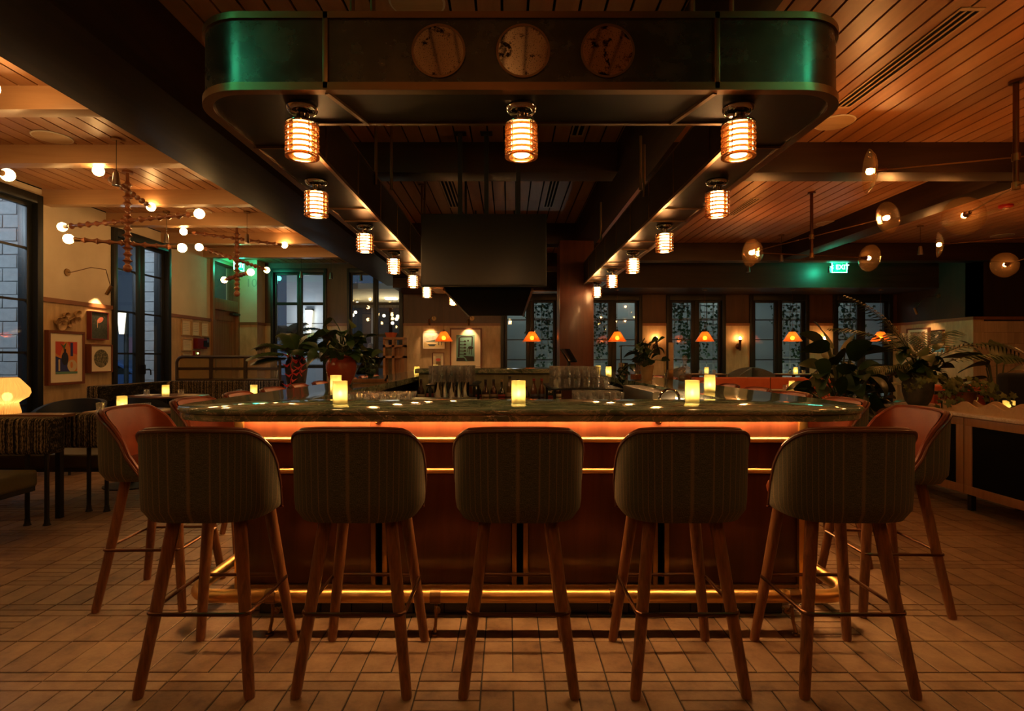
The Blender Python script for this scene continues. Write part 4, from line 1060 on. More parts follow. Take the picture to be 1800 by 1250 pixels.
tn = MB(); tn.lathe([(0, 0), (.026, 0), (.027, .004), (.031, .14), (.029, .14), (.025, .01), (0, .008)], 18)
tn = tag(tn.build('shaker_tin', m_chrome), '', 'shaker')
for i in range(5):
    o = tn if i == 0 else tn.copy()
    if i: col.objects.link(o)
    o.location = (-.62+.062*i, 4.93+.03*(i % 2), .931); tag(o, 'steel shaker tin, %s in the row behind the counter' % ordn[i], 'shaker', 'steel shaker tins')
sh = thing('back_station', 'low dark station behind the shaker tins', 'station', (0, 4.0, 0)); q = MB(); q.box(-.9, -.30, 3.85, 5.02, .02, .91); q.build('body', m_black, sh, bevel=.005); q = MB(); q.box(-.92, -.28, 3.83, 5.04, .91, .93); q.build('worktop', m_steel, sh, bevel=.003)
for i, (x0, x1, y0, y1, z) in enumerate(((-.74, -.30, 5.17, 5.93, 1.02), (.38, .96, 4.72, 5.68, 1.008), (.44, .86, 3.72, 4.13, .943))):
    t = thing('glass_rack', ['dark rack unit under the tumbler stack', 'dark rack unit under the tall glass stack', 'dark rack unit under the low glass row'][i], 'rack', ((x0+x1)/2, (y0+y1)/2, 0))
    q = MB(); q.box(x0, x1, y0+.05, y1, .0, z*.55); q.build('body', m_steel, t, bevel=.004)
    for x in (x0+.015, x1-.015):
        for y in (y0+.015, y1-.015): q = MB(); q.box(x-.012, x+.012, y-.012, y+.012, 0, z); q.build('upright', m_black, t)
sk = thing('bar_sink', 'polished steel sink with bowed tap behind the counter', 'sink', (1.02, 3.6, .885))
q = MB(); q.box(.95, 1.10, 3.66, 4.6, .90, 1.06); q.build('splashback', m_steel, sk, bevel=.004)
q = MB(); q.tube([(.93, 3.42, .887), (.93, 3.42, 1.04)]+[(.93+.06-.06*math.cos(a), 3.42, 1.04+.05*math.sin(a)) for a in [PI*k/8 for k in range(9)]]+[(1.05, 3.42, .97)], .009, 8); q.build('tap', m_chrome, sk)
isl = thing('back_bar_island', 'tiled back bar island with a bottle shelf in the middle of the bar', 'back bar', (-.2, 6.6, 0))
q = MB(); q.box(-1.0, .60, 6.25, 7.4, 0, 1.11); q.build('body', m_tilebar, isl, smooth=False)
q = MB(); q.box(-1.04, .64, 6.2, 7.45, 1.11, 1.16); q.build('slab', m_marble, isl, bevel=.008)
q = MB(); q.box(-1.0, .60, 5.98, 6.25, .74, .77); q.box(-1.0, .60, 5.98, 6.25, 0, .72); q.build('bottle_shelf', m_black, isl)
q = MB(); q.tube([(-1.0, 6.0, .86), (.60, 6.0, .86)], .006, 6); q.build('shelf_rail', m_chrome, isl)
bcols = [((.05, .02, .008), (.02, .02, .02)), ((.02, .035, .02), (.015, .015, .015)), ((.12, .045, .012), (.25, .02, .015)), ((.05, .045, .04), (.25, .14, .04)), ((.14, .09, .03), (.02, .02, .02)), ((.015, .03, .015), (.3, .2, .08))]
bmats = [(M('bottle_%d' % k, c, .08, spec=.7, coat=.5), M('cap_%d' % k, d, .4)) for k, (c, d) in enumerate(bcols)]
lmats = [M('label_%d' % k, c, .7) for k, c in enumerate(((.55, .45, .3), (.45, .08, .05), (.10, .10, .12), (.5, .3, .08)))]
def bottle_proto(k):
    r, h, nk, sh_ = [(.038, .24, .015, .55), (.042, .22, .016, .62), (.036, .27, .014, .6), (.045, .20, .018, .55), (.034, .26, .015, .65), (.040, .25, .013, .5)][k]
    t = thing('liquor_bottle', '', 'bottle')
    q = MB(); q.lathe([(0, 0), (r*.95, 0), (r, .006), (r, h*sh_), (r*.8, h*(sh_+.08)), (nk, h*(sh_+.2)), (nk*.9, h*.93), (nk, h*.94), (0, h*.94)], 14); q.build('glass_body', bmats[k][0], t)
    q = MB(); q.lathe([(0, h*.94), (nk*1.1, h*.94), (nk*1.1, h*1.03), (0, h*1.035)], 12); q.build('stopper', bmats[k][1], t)
    q = MB(); q.lathe([(r+.0008, h*.14), (r+.0012, h*.15), (r+.0012, h*.42), (r+.0008, h*.43)], 14); q.build('paper_label', lmats[k % 4], t)
    return t
protos = [bottle_proto(k) for k in range(6)]; used = [0]*6
bn = ['first', 'second', 'third', 'fourth', 'fifth', 'sixth', 'seventh', 'eighth', 'ninth', 'tenth', 'eleventh', 'twelfth', 'thirteenth', 'fourteenth', 'fifteenth', 'sixteenth', 'seventeenth', 'eighteenth']
for i in range(18):
    k = (i*5+i//3) % 6; s_ = 1
    x = -.95+i*.088; y = 6.09+(.05 if i % 2 else 0)
    o = place(protos[k], used[k], (x, y, .771), RN.random()*6, '%s liquor bottle on the back bar shelf, counted from the picture wall side' % bn[i], 'bottles on the back bar shelf'); used[k] += 1
    o.scale = (1, 1, RN.uniform(1.0, 1.16))
for k in range(6):
    if not used[k]: bpy.data.objects.remove(protos[k])
def pos(label, x, y, z, rz, cat='screen'):
    t = thing('order_terminal', label, cat, (x, y, z), rz); WO[t.name] = Vector()
    q = MB(); q.lathe([(0, 0), (.08, 0), (.08, .01), (.02, .02), (.016, .09), (0, .09)], 16); q.build('stand', m_black, t)
    q = MB(); q.obox((0, 0, .15), (.14, 0, 0), (0, .05, .075), (0, -.008, .006)); q.build('display', m_gloss, t, bevel=.003); return t
pos('tilted black order terminal beside the column', .72, 6.6, 1.16, PI*.35); pos('tilted order terminal with its back to the red pot on the counter', -1.30, 5.25, HC, -PI*.62)

# right wing: decanters, mixing tins, taps, trailing plant
def decanter(x, y, liquid, lb):
    t = thing('decanter', lb, 'decanter', (x, y, HC), 0, 'decanters by the taps')
    q = MB(); q.lathe([(0, 0), (.055, 0), (.060, .008), (.060, .10), (.048, .13), (.018, .155), (.018, .19), (.024, .20), (0, .2)], 18, (x, y, HC)); q.build('glass_body', m_drink, t)
    q = MB(); q.lathe([(0, .006), (.050, .006), (.054, .012), (.054, .06), (0, .06)], 16, (x, y, HC)); q.build('liquor', liquid, t)
    q = MB(); q.ball((x, y, HC+.222), .026, 12, 8); q.build('stopper', m_drink, t)
liq = M('amber_liquor', (.42, .10, .02), .1)
decanter(1.29, 5.62, liq, 'squat crystal decanter of amber liquor beside the steel cylinder'); decanter(1.43, 5.75, liq, 'crystal decanter of amber liquor half behind the trailing plant')
decanter(1.665, 5.25, M('dark_liquor', (.12, .03, .01), .1), 'low decanter of dark liquor at the foot of the beer tap')
q = MB(); q.lathe([(0, 0), (.05, 0), (.05, .17), (.046, .17), (.046, .01), (0, .01)], 20, (1.215, 5.88, HC)); tag(q.build('steel_cylinder', m_chrome), 'tall polished steel cylinder beside the decanters', 'container')
tp = thing('beer_tap', 'slim lit beer tap tower past the trailing plant', 'beer tap', (1.66, 5.7, HC))
q = MB(); q.box(1.635, 1.685, 5.68, 5.73, HC, HC+.10); q.build('base', m_brassd, tp, bevel=.004)
q = MB(); q.box(1.645, 1.69, 5.69, 5.72, HC+.10, HC+.38); q.build('tower', m_tray, tp, bevel=.003)
q = MB(); q.tube([(1.60, 5.7, HC), (1.60, 5.7, HC+.2), (1.60, 5.66, HC+.24)], .006, 6); q.build('spout', m_chrome, tp)
tp = thing('beer_tap', 'clear arched tap frame behind the decanters', 'beer tap', (1.28, 6.1, HC))
q = MB(); q.box(1.235, 1.245, 6.1, 6.13, HC, HC+.36); q.box(1.50, 1.535, 6.1, 6.14, HC, HC+.36); q.box(1.235, 1.535, 6.1, 6.13, HC+.35, HC+.36); q.build('frame', m_chrome, tp)
# wooden flap and leather tray near the red pot
t = thing('service_flap', 'small wooden service flap beside the red pot', 'flap', (-1.25, 5.1, HC)); q = MB(); q.box(-1.40, -1.09, 5.0, 5.06, HC+.001, HC+.035); q.build('board', m_cab, t, bevel=.003); q = MB(); q.tube([(-1.10, 4.99, HC+.02), (-1.075, 4.95, HC+.05), (-1.07, 4.95, HC+.07)], .008, 6); q.build('handle', m_black, t)

# ------------------------------------------------------------------ plants
def curve_pts(base, az, el, L, droop, n=10):
    p = Vector(base); out = [p.copy()]; e = el
    for i in range(n):
        d = Vector((math.cos(az)*math.cos(e), math.sin(az)*math.cos(e), math.sin(e))); p = p+d*(L/n); out.append(p.copy()); e -= droop/n
    return out
def add_leaf(mb, base, az, el, L, W, droop=.8, fold=.25, tip=.75, notch=0, n=8, roll=0):
    pts = curve_pts(base, az, el, L, droop, n); side = Vector((-math.sin(az), math.cos(az), 0))
    if roll: side = (side*math.cos(roll)+Vector((0, 0, 1))*math.sin(roll)).normalized()
    vs = []; fs = []
    for i, p in enumerate(pts):
        u = i/n; w_ = W/2*math.sin(PI*min(1, u**tip))**.8+.001
        if notch and i % 2 and 0 < i < n: w_ *= 1-notch
        t = (pts[min(i+1, n)]-pts[max(i-1, 0)]).normalized(); up = side.cross(t) if side.cross(t).z >= 0 else -side.cross(t)
        vs += [p-side*w_+up*fold*w_, p, p+side*w_+up*fold*w_]
    for i in range(n):
        a = i*3; fs += [(a, a+1, a+4, a+3), (a+1, a+2, a+5, a+4)]
    mb.add(vs, fs)
def add_frond(mb, base, az, el, L, droop, nl=16, ll=.2, lw=.016, start=.2, hang=.5):
    n = 14; pts = curve_pts(base, az, el, L, droop, n)
    mb.cur = 1; mb.tube(pts, [.006*(1-.75*i/n) for i in range(n+1)], 5); mb.cur = 0
    side = Vector((-math.sin(az), math.cos(az), 0))
    for k in range(nl):
        u = start+(1-start)*k/(nl-1); f = u*n; i = min(int(f), n-1); p = pts[i].lerp(pts[i+1], f-i); t = (pts[i+1]-pts[i]).normalized()
        l = ll*math.sin(PI*(.22+.72*u))**.7
        for s_ in (-1, 1):
            d = (t*.75+side*s_*.9).normalized(); e1 = p+d*l*.55+Vector((0, 0, .02*l)); e2 = p+d*l-Vector((0, 0, hang*l*.5))
            b_ = t*lw
            mb.add([p-b_*.5, p+b_*.5, e1+b_*.7, e1-b_*.7, e2], [(0, 1, 2, 3), (3, 2, 4)])
def ivy_leaf(mb, c, nrm, s, rot):
    nrm = Vector(nrm).normalized(); a = nrm.orthogonal().normalized(); b_ = nrm.cross(a)
    prof = [(0, 1), (.28, .42), (.85, .35), (.50, -.05), (.62, -.60), (0, -.35), (-.62, -.60), (-.50, -.05), (-.85, .35), (-.28, .42)]
    vs = [Vector(c)]
    for (p, q) in prof:
        x = p*math.cos(rot)-q*math.sin(rot); y = p*math.sin(rot)+q*math.cos(rot); vs.append(Vector(c)+(a*x+b_*y)*s-nrm*s*.25*(p*p+q*q))
    mb.add(vs, [(0, i+1, (i+1) % 10+1) for i in range(10)])
def pot_lathe(t, prof, c, mat, name='pot', seg=28, **kw): q = MB(); q.lathe(prof, seg, c, **kw); return q.build(name, mat, t)

# big leaf plant beside the sideboard
def leafy(label, loc, pot, leaves, mat, name='potted_plant'):
    t = thing(name, label, 'plant', loc)
    pot(t)
    for (az, el, L, W, dr, stem, nt_) in leaves:
        q = MB(); b0 = Vector(loc)+Vector((0, 0, leaves_z[0])); sp_ = curve_pts(b0, az, min(1.5, el+.35), stem+grow[0], .3, 5)
        q.cur = 1; q.tube(sp_, .007, 5); q.cur = 0
        add_leaf(q, sp_[-1], az, el*.55, L, W, dr, .22, .62, nt_, 10); q.build('leaf', [mat, m_stem], t)
    return t
leaves_z = [0.62]; grow = [.0]
rl_ = random.Random(3)
def pot_a(t):
    x, y, z = t.location
    pot_lathe(t, [(0, 0), (.17, 0), (.20, .05), (.24, .40), (.25, .52), (.23, .52), (.22, .45), (0, .44)], (x, y, z), m_urn); pot_lathe(t, [(0, .45), (.215, .45), (0, .47)], (x, y, z), m_soil, 'soil')
def bush(t, c, n, rr, hh, L, W, mat, seed, trunk=None, el=(-.5, 1.1)):
    """leaves on thin stalks filling a rounded crown, each turned its own way"""
    r_ = random.Random(seed)
    for k in range(n):
        az = r_.uniform(0, 2*PI); u = r_.random(); q = MB()
        rad = rr*math.sqrt(r_.random())*(1-.45*u*u); p0 = Vector((c[0]+rad*.25*math.cos(az), c[1]+rad*.25*math.sin(az), c[2]+hh*u*.5)); p1 = Vector((c[0]+rad*math.cos(az), c[1]+rad*math.sin(az), c[2]+hh*u))
        q.cur = 1; q.tube([p0, p0.lerp(p1, .5)+Vector((0, 0, .02)), p1], .0045, 4); q.cur = 0
        add_leaf(q, p1, az+r_.uniform(-.7, .7), r_.uniform(*el), L*r_.uniform(.7, 1.15), W*r_.uniform(.8, 1.15), r_.uniform(.6, 1.5), .2, .62, 0, 9, r_.uniform(-1.1, 1.1)); q.build('leaf', [mat, m_stem], t)
t = thing('potted_plant', 'large dark fiddle-leaf plant standing between the bar and the sideboard', 'plant', (3.60, 6.05, 0)); pot_a(t); bush(t, (3.60, 6.05, .55), 70, .42, .72, .26, .19, m_leafd, 21)
for (az, el_, L, W, dr, bz) in ((PI+.1, .35, .36, .22, .9, 1.36), (PI-.7, .9, .34, .23, .8, 1.38), (2.0, 1.25, .36, .24, .6, 1.40), (.6, .9, .38, .17, .6, 1.36), (-.3, .5, .36, .18, .8, 1.30), (-1.3, 1.0, .34, .23, .9, 1.26), (-2.2, .7, .34, .23, 1., 1.22)):
    q = MB(); q.cur = 1; q.tube([(3.60, 6.05, .6), (3.60+.04*math.cos(az), 6.05+.04*math.sin(az), bz*.8), (3.60+.12*math.cos(az), 6.05+.12*math.sin(az), bz)], .008, 5); q.cur = 0
    add_leaf(q, (3.60+.12*math.cos(az), 6.05+.12*math.sin(az), bz), az, el_, L, W, dr, .2, .62, 0, 10, .7 if math.cos(az) < 0 else -.7); q.build('leaf', [m_leaf, m_stem], t)
t = thing('potted_plant', 'lower dark leafy plant massed behind the fiddle-leaf plant', 'plant', (4.25, 6.75, 0)); pot_a(t); bush(t, (4.25, 6.75, .5), 50, .40, .65, .24, .15, m_leafd, 5)
# sideboard with its things
sb = thing('sideboard', 'oak sideboard with dark mesh doors and pale marble top', 'sideboard', (4.1, 4.7, 0))
SX = 3.84; sy0, sy1 = 3.58, 5.82
q = MB(); q.box(SX+.02, SX+.52, sy0, sy1, .14, .785); q.build('body', m_cab, sb, bevel=.003)
q = MB(); q.box(SX-.012, SX+.54, sy0-.02, sy1+.02, .787, .815); q.build('marble_top', m_marblew, sb, bevel=.004)
for (a, c) in ((sy0+.005, 4.695), (4.705, sy1-.005)):
    q = MB(); q.box(SX, SX+.022, a, c, .145, .215); q.box(SX, SX+.022, a, c, .715, .78); q.box(SX, SX+.022, a, a+.075, .215, .715); q.box(SX, SX+.022, c-.075, c, .215, .715); d = q.build('door', m_cab, sb, bevel=.002)
    q = MB(); q.box(SX+.010, SX+.018, a+.075, c-.075, .215, .715); q.build('mesh_panel', m_blackm, d)
    q = MB(); q.box(SX-.012, SX, a+.3, a+.52, .775, .785); q.build('pull', m_black, d)
for y in (sy0+.1, 4.7, sy1-.1): q = MB(); q.box(SX+.05, SX+.09, y-.02, y+.02, 0, .14); q.build('leg', m_black, sb); q = MB(); q.box(SX+.45, SX+.49, y-.02, y+.02, 0, .14); q.build('leg', m_black, sb)
q = MB(); n = 48; L0, L1 = 4.12, 5.02                            # wavy tray
wv = lambda u: .075+.022*math.cos(u*2*PI*3.5)
tr = thing('wavy_tray', 'pale wooden tray with wavy edges on the sideboard', 'tray', (SX+.2, 4.55, .815))
for (x0, x1) in ((SX+.06, SX+.075), (SX+.325, SX+.34)):
    q = MB(); q.prism([(L0, 0), (L1, 0)]+[(L1-(L1-L0)*i/n, wv(i/n)) for i in range(n+1)], x0, x1, lambda u, v, a: (a, u, .815+v)); q.build('wavy_side', m_tray, tr)
q = MB(); q.box(SX+.075, SX+.325, L0, L1, .816, .826); q.build('bottom', m_tray, tr)
for y in (L0, L1-.015): q = MB(); q.box(SX+.06, SX+.34, y, y+.015, .815, .89); q.build('tray_end', m_tray, tr)
q = MB(); q.lathe([(0, 0), (.07, 0), (.10, .03), (.115, .075), (.108, .078), (.09, .035), (0, .02)], 26, (SX+.17, 3.98, .816)); tag(q.build('wooden_bowl', m_cab), 'brown wooden bowl at the photo edge of the sideboard', 'bowl')
def vase_plant(label, loc, prof, mat, **kw):
    t = thing('potted_plant', label, 'plant', loc); pot_lathe(t, prof, loc, mat, 'vase', **kw); return t
va = vase_plant('palm arrangement in a rough stone vase on the sideboard', (SX+.24, 5.55, .816), [(0, 0), (.08, 0), (.105, .04), (.13, .13), (.135, .21), (.115, .27), (.09, .30), (.10, .32), (.09, .32), (.075, .29), (0, .27)], m_stone, rib=.03, nrib=16)
vx, vy, vz = SX+.24, 5.55, .816+.28
bush(va, (vx, vy, vz-.02), 34, .24, .30, .16, .12, m_leaf, 9)
for (az, el, L, dr) in ((2.75, 1.35, 1.05, .9), (2.4, 1.15, .95, 1.2), (.55, 1.2, .95, 1.4), (-.1, .95, 1.05, 1.5), (-.5, .7, .95, 1.2), (1.3, 1.2, .8, 1.2), (PI+.2, .6, .55, 1.0)):
    q = MB(); add_frond(q, (vx, vy, vz), az, el, L, dr, 20, .30, .014, .25, .5); q.build('frond', [m_leaf, m_stem], va)
for k in range(12):
    q = MB(); az = rl_.uniform(0, 6.28); add_leaf(q, (vx, vy, vz-.02), az, rl_.uniform(.3, 1.3), rl_.uniform(.2, .34), rl_.uniform(.10, .17), 1.2, .2, .6, 0, 7, rl_.uniform(-1, 1)); q.build('leaf', m_leaf, va)
vb = vase_plant('ivy spilling from a brown glazed bowl on the sideboard', (SX+.30, 5.12, .816), [(0, 0), (.10, 0), (.11, .02), (.14, .10), (.135, .16), (.125, .16), (.12, .1), (0, .08)], m_brown)
vx, vy, vz = SX+.30, 5.12, .96
for k in range(9):
    q = MB(); az = rl_.uniform(-3.6, .4); pts = curve_pts((vx, vy, vz), az, rl_.uniform(.6, 1.3), rl_.uniform(.25, .5), 2.2, 9); q.cur = 1; q.tube(pts, .003, 4); q.cur = 0
    for p in pts[2:]:
        for _ in range(2): ivy_leaf(q, p+Vector((rl_.uniform(-.05, .05), rl_.uniform(-.05, .05), rl_.uniform(-.03, .04))), (rl_.uniform(-.6, .6), -1, rl_.uniform(.1, .8)), rl_.uniform(.025, .05), rl_.uniform(0, 6.28))
    q.build('trailing_stem', [m_leafl, m_stem], vb)
# plant beyond, at the tiled return wall
t = thing('potted_plant', 'broad-leaved plant behind the navy chair at the tiled wall', 'plant', (6.1, 6.95, 0)); x, y, z = 6.1, 6.95, 0
pot_lathe(t, [(0, 0), (.15, 0), (.19, .4), (.17, .4), (0, .36)], (x, y, 0), m_urn)
for (az, el, L, W, dr, bz) in ((PI-.1, .25, .55, .17, .5, 1.26), (PI+.2, .0, .5, .20, .5, 1.20), (PI, -.1, .6, .15, .3, 1.03), (1.9, 1.3, .5, .16, 1.0, 1.15), (.3, .5, .6, .2, 1.4, 1.2), (-1.4, .5, .5, .16, 1.4, 1.1), (.9, 1.1, .6, .2, 1.2, 1.2)):
    q = MB(); q.cur = 1; q.tube([(x, y, .38), (x+.05*math.cos(az), y+.05*math.sin(az), bz*.7), (x+.12*math.cos(az), y+.12*math.sin(az), bz)], .009, 6); q.cur = 0
    add_leaf(q, (x+.12*math.cos(az), y+.12*math.sin(az), bz), az, el, L, W, dr, .25, .7, 0, 10, .5); q.build('leaf', [m_leafd, m_stem], t)
# red pot on the counter
rp = vase_plant('bushy green plant in a glossy red pot on the counter', (-1.36, 4.55, HC), [(0, 0), (.066, 0), (.078, .012), (.105, .07), (.122, .13), (.124, .165), (.114, .20), (.100, .222), (.116, .236), (.112, .244), (.096, .23), (0, .21)], m_terra)
q = MB(); q.lathe([(0, .0), (.102, .0), (0, .012)], 16, (-1.36, 4.55, HC+.212)); q.build('soil', m_soil, rp)
bush(rp, (-1.36, 4.55, HC+.20), 60, .22, .24, .12, .085, m_leaf, 31); bush(rp, (-1.30, 4.5, HC+.22), 10, .2, .34, .11, .07, m_leafl, 32)
for k in range(6):
    q = MB(); az = rl_.uniform(-.9, .5); pts = curve_pts((-1.30, 4.52, HC+.24), az, .5, rl_.uniform(.25, .36), 2.6, 8); q.cur = 1; q.tube(pts, .003, 4); q.cur = 0
    for p in pts[2:]: add_leaf(q, p, rl_.uniform(0, 6.28), -.2, .07, .055, .6, .2, .6, 0, 5)
    q.build('trailing_stem', [m_leaf, m_stem], rp)
# heliconia in a dark urn behind the side stools
ux, uy = -2.62, 6.9
ub = thing('plinth', 'dark plinth under the heliconia urn', 'plinth', (ux, uy, 0)); q = MB(); q.box(ux-.2, ux+.2, uy-.2, uy+.2, 0, .78); q.build('block', m_black, ub, bevel=.006); q = MB(); q.box(ux-.22, ux+.22, uy-.22, uy+.22, .78, .80); q.build('cap', m_black, ub)
hu = vase_plant('red heliconia and palm leaves in a dark urn behind the stools', (ux, uy, .80), [(0, 0), (.08, 0), (.085, .02), (.115, .2), (.135, .36), (.12, .44), (.095, .48), (.105, .50), (.095, .5), (.085, .46), (0, .44)], m_urn)
for (az, el, L, dr) in ((PI-.2, .9, .62, 1.4), (PI+.5, .5, .55, 1.0), (.3, .9, .6, 1.5), (-.4, .5, .55, 1.1), (-1.2, .8, .5, 1.4), (1.2, 1.2, .6, 1.2), (2.2, 1.2, .6, 1.2), (0, 1.3, .6, 1.3), (PI+.1, .2, .5, .6)):
    q = MB(); add_frond(q, (ux, uy, 1.26), az, el, L, dr, 26, .24, .022, .15, .5); q.build('frond', [m_leaf, m_stem], hu)
for (dx, L_) in ((.01, .42), (.12, .26)):
    q = MB(); pts = [(ux+dx, uy-.10, 1.33), (ux+dx, uy-.17, 1.34)]+[(ux+dx+.015*math.sin(k*2), uy-.18, 1.32-L_*k/7) for k in range(8)]; q.tube(pts, .006, 5)
    for k in range(7):
        p = Vector(pts[2+k]); s_ = 1 if k % 2 else -1; q.add([p+Vector((0, 0, .02)), p+Vector((s_*.04, -.02, -.005)), p+Vector((s_*.10, -.03, .02)), p+Vector((s_*.03, -.03, -.035))], [(0, 1, 3), (1, 2, 3)])
    q.build('heliconia', m_red, hu)
# small trailing plant in a cream cup by the taps
tpn = vase_plant('trailing pothos in a pale cup beside the beer taps', (1.36, 5.45, HC), [(0, 0), (.04, 0), (.045, .005), (.065, .15), (.06, .15), (0, .12)], m_tray)
bush(tpn, (1.36, 5.45, HC+.14), 34, .16, .24, .11, .085, m_leafd, 41)
for k in range(3):
    q = MB(); pts = curve_pts((1.30, 5.36+.05*k, HC+.15), PI+.3-.3*k, .3, .36, 2.2, 8); q.cur = 1; q.tube(pts, .003, 4); q.cur = 0
    for p in pts[2:]: add_leaf(q, p, rl_.uniform(0, 6.28), -.3, .075, .06, .8, .2, .6, 0, 5)
    q.build('trailing_stem', [m_leafd, m_stem], tpn)

# ------------------------------------------------------------------ banquettes, tables, chairs
def bench(label, xr, y0, L=2.6, rz=0):
    t = thing('banquette', label, 'banquette', (xr, y0, 0)); WO[t.name] = Vector((xr, y0, 0))
    q = MB(); q.box(xr-L, xr-.02, y0, y0+.50, .33, .455); q.build('seat', m_olive, t, bevel=.03, seg=3)
    q = MB(); q.box(xr-L, xr, y0+.56, y0+.74, .545, .825); q.build('back_cushion', m_stripe, t, bevel=.045, seg=4)
    for x in (xr-.06, xr-.21, xr-1.4):
        q = MB(); q.tube([(x, y0+.62, 0), (x, y0+.62, .56)], .016, 8); q.lathe([(0, 0), (.028, 0), (.02, .02), (.018, .05)], 12, (x, y0+.62, 0)); q.build('leg', m_black, t)
    for x in (xr-.3, xr-1.4): q = MB(); q.tube([(x, y0+.06, 0), (x, y0+.06, .34)], .016, 8); q.build('leg', m_black, t)
    q = MB(); q.box(xr-L, xr-.03, y0+.02, y0+.48, .30, .335); q.build('seat_frame', m_black, t)
    return t
bench('near striped banquette with olive seat facing the viewer', -3.48, 3.66); o = bench('second striped banquette further in, set back to back with the near one', -3.30, 4.55); o.scale = (1, -1, 1); o.location = (-3.30, 5.29, 0)
cs = thing('console_ledge', 'narrow rust ledge behind the near banquette carrying the pleated lamp', 'ledge', (-4.3, 4.5, 0))
q = MB(); q.box(-5.6, -3.52, 4.41, 4.54, .812, .837); q.build('board', m_table, cs, bevel=.004)
for x in (-5.4, -3.6): q = MB(); q.box(x-.02, x+.02, 4.455, 4.495, 0, .812); q.build('leg', m_black, cs)
pl = thing('pleated_lamp', 'glowing cream pleated mushroom lamp on the ledge by the window', 'lamp', (-4.02, 4.475, .838)); lx, ly = -4.02, 4.475
q = MB(); q.lathe([(0, .0), (.085, 0), (.087, .01), (.075, .06), (.070, .085), (.085, .10), (.13, .13), (.145, .165), (.138, .20), (.10, .25), (.075, .283), (.065, .288)], 144, (lx, ly, .838), rib=.03, nrib=36); q.f = [f for f in q.f if len(f) == 4]; q.m = q.m[:len(q.f)]; q.uv = q.uv[:len(q.f)]; q.build('shade', m_lampg, pl)
q = MB(); q.ball((lx, ly, .973), .035, 14, 10); q.build('bulb', emis('lamp_bulb', (1, .60, .24), 7), pl)
q = MB(); q.lathe([(0, .288), (.066, .288), (.066, .293), (0, .294)], 24, (lx, ly, .838)); q.build('cap', m_white, pl)
q = MB(); q.ball((-4.20, 4.47, .874), .035, 12, 8); tag(q.build('globe_candle', m_lamp), 'small glowing globe beside the pleated lamp', 'lamp')
# long L-shaped banquette under the street windows
bq = thing('banquette', 'long striped banquette curving under the french window and glass screen', 'banquette', (-5.2, 8.8, 0))
def wallpath(o):
    r = .5-o; return [(-5.62+o, 7.42), (-5.62+o, 8.82)]+[(-5.12-(r)*math.cos(a), 8.82+(r)*math.sin(a)) for a in [PI/2*k/8 for k in range(1, 9)]]+[(-3.74, 9.32-o)]
def wallbox(name, o0, o1, z0, z1, mat, bev):
    A, B_ = wallpath(o0), wallpath(o1); q = MB(); n = len(A); vs = []
    for a, c in zip(A, B_): vs += [(*a, z0), (*c, z0), (*c, z1), (*a, z1)]
    fs = [(0, 1, 2, 3), (n*4-4, n*4-1, n*4-2, n*4-3)]
    for i in range(n-1):
        for k in range(4): l = (k+1) % 4; fs.append((i*4+k, i*4+4+k, i*4+4+l, i*4+l))
    q.add(vs, fs); q.build(name, mat, bq, bevel=bev, seg=3, ang=.9)
wallbox('back_cushion', 0, .16, .47, .905, m_stripe, .03); wallbox('seat', .16, .49, .30, .46, m_stripey, .03); wallbox('plinth', .05, .44, 0, .30, m_blackm, 0)
# glass screen on top of it
m_scr = M('screen_bronze', (.055, .036, .018), .45, .6)
gs = thing('glass_screen', 'low bronze framed seeded glass screen above the curved banquette', 'screen', (-4.6, 9.24, .9))
x0 = (311-VX)*9.24/F; x1 = (492-VX)*9.24/F; z0 = .905; z1 = H+(VY-627.5)*9.24/F
r = .10; pts = [(x0, z0), (x0, z1-r)]+[(x0+r-r*math.cos(a), z1-r+r*math.sin(a)) for a in [PI/2*k/6 for k in range(1, 7)]]+[(x1-r+r*math.sin(a), z1-r+r*math.cos(a)) for a in [PI/2*k/6 for k in range(0, 7)]]+[(x1, z0)]
q = MB(); q.tube([(a, 9.24, c) for a, c in pts], .024, 8); q.tube([(x0, 9.24, z0+.012), (x1, 9.24, z0+.012)], .024, 8); q.build('frame', m_scr, gs)
zm = (z0+z1)/2
for k in (1, 2): xx = x0+(x1-x0)*k/3; q = MB(); q.box(xx-.026, xx+.026, 9.22, 9.26, z0, z1); q.build('mullion', m_scr, gs)
q = MB(); q.box(x0, x1, 9.227, 9.253, zm-.022, zm+.022); q.build('mullion', m_scr, gs)
for k in range(3):
    for (a, c) in ((z0, zm), (zm, z1)):
        q = MB(); e = .03 if (c == z1) else 0
        q.box(x0+(x1-x0)*k/3+.01+(e if k == 0 else 0), x0+(x1-x0)*(k+1)/3-.01-(e if k == 2 else 0), 9.236, 9.244, a+.01, c-.01); q.build('pane', m_seed, gs, smooth=False)
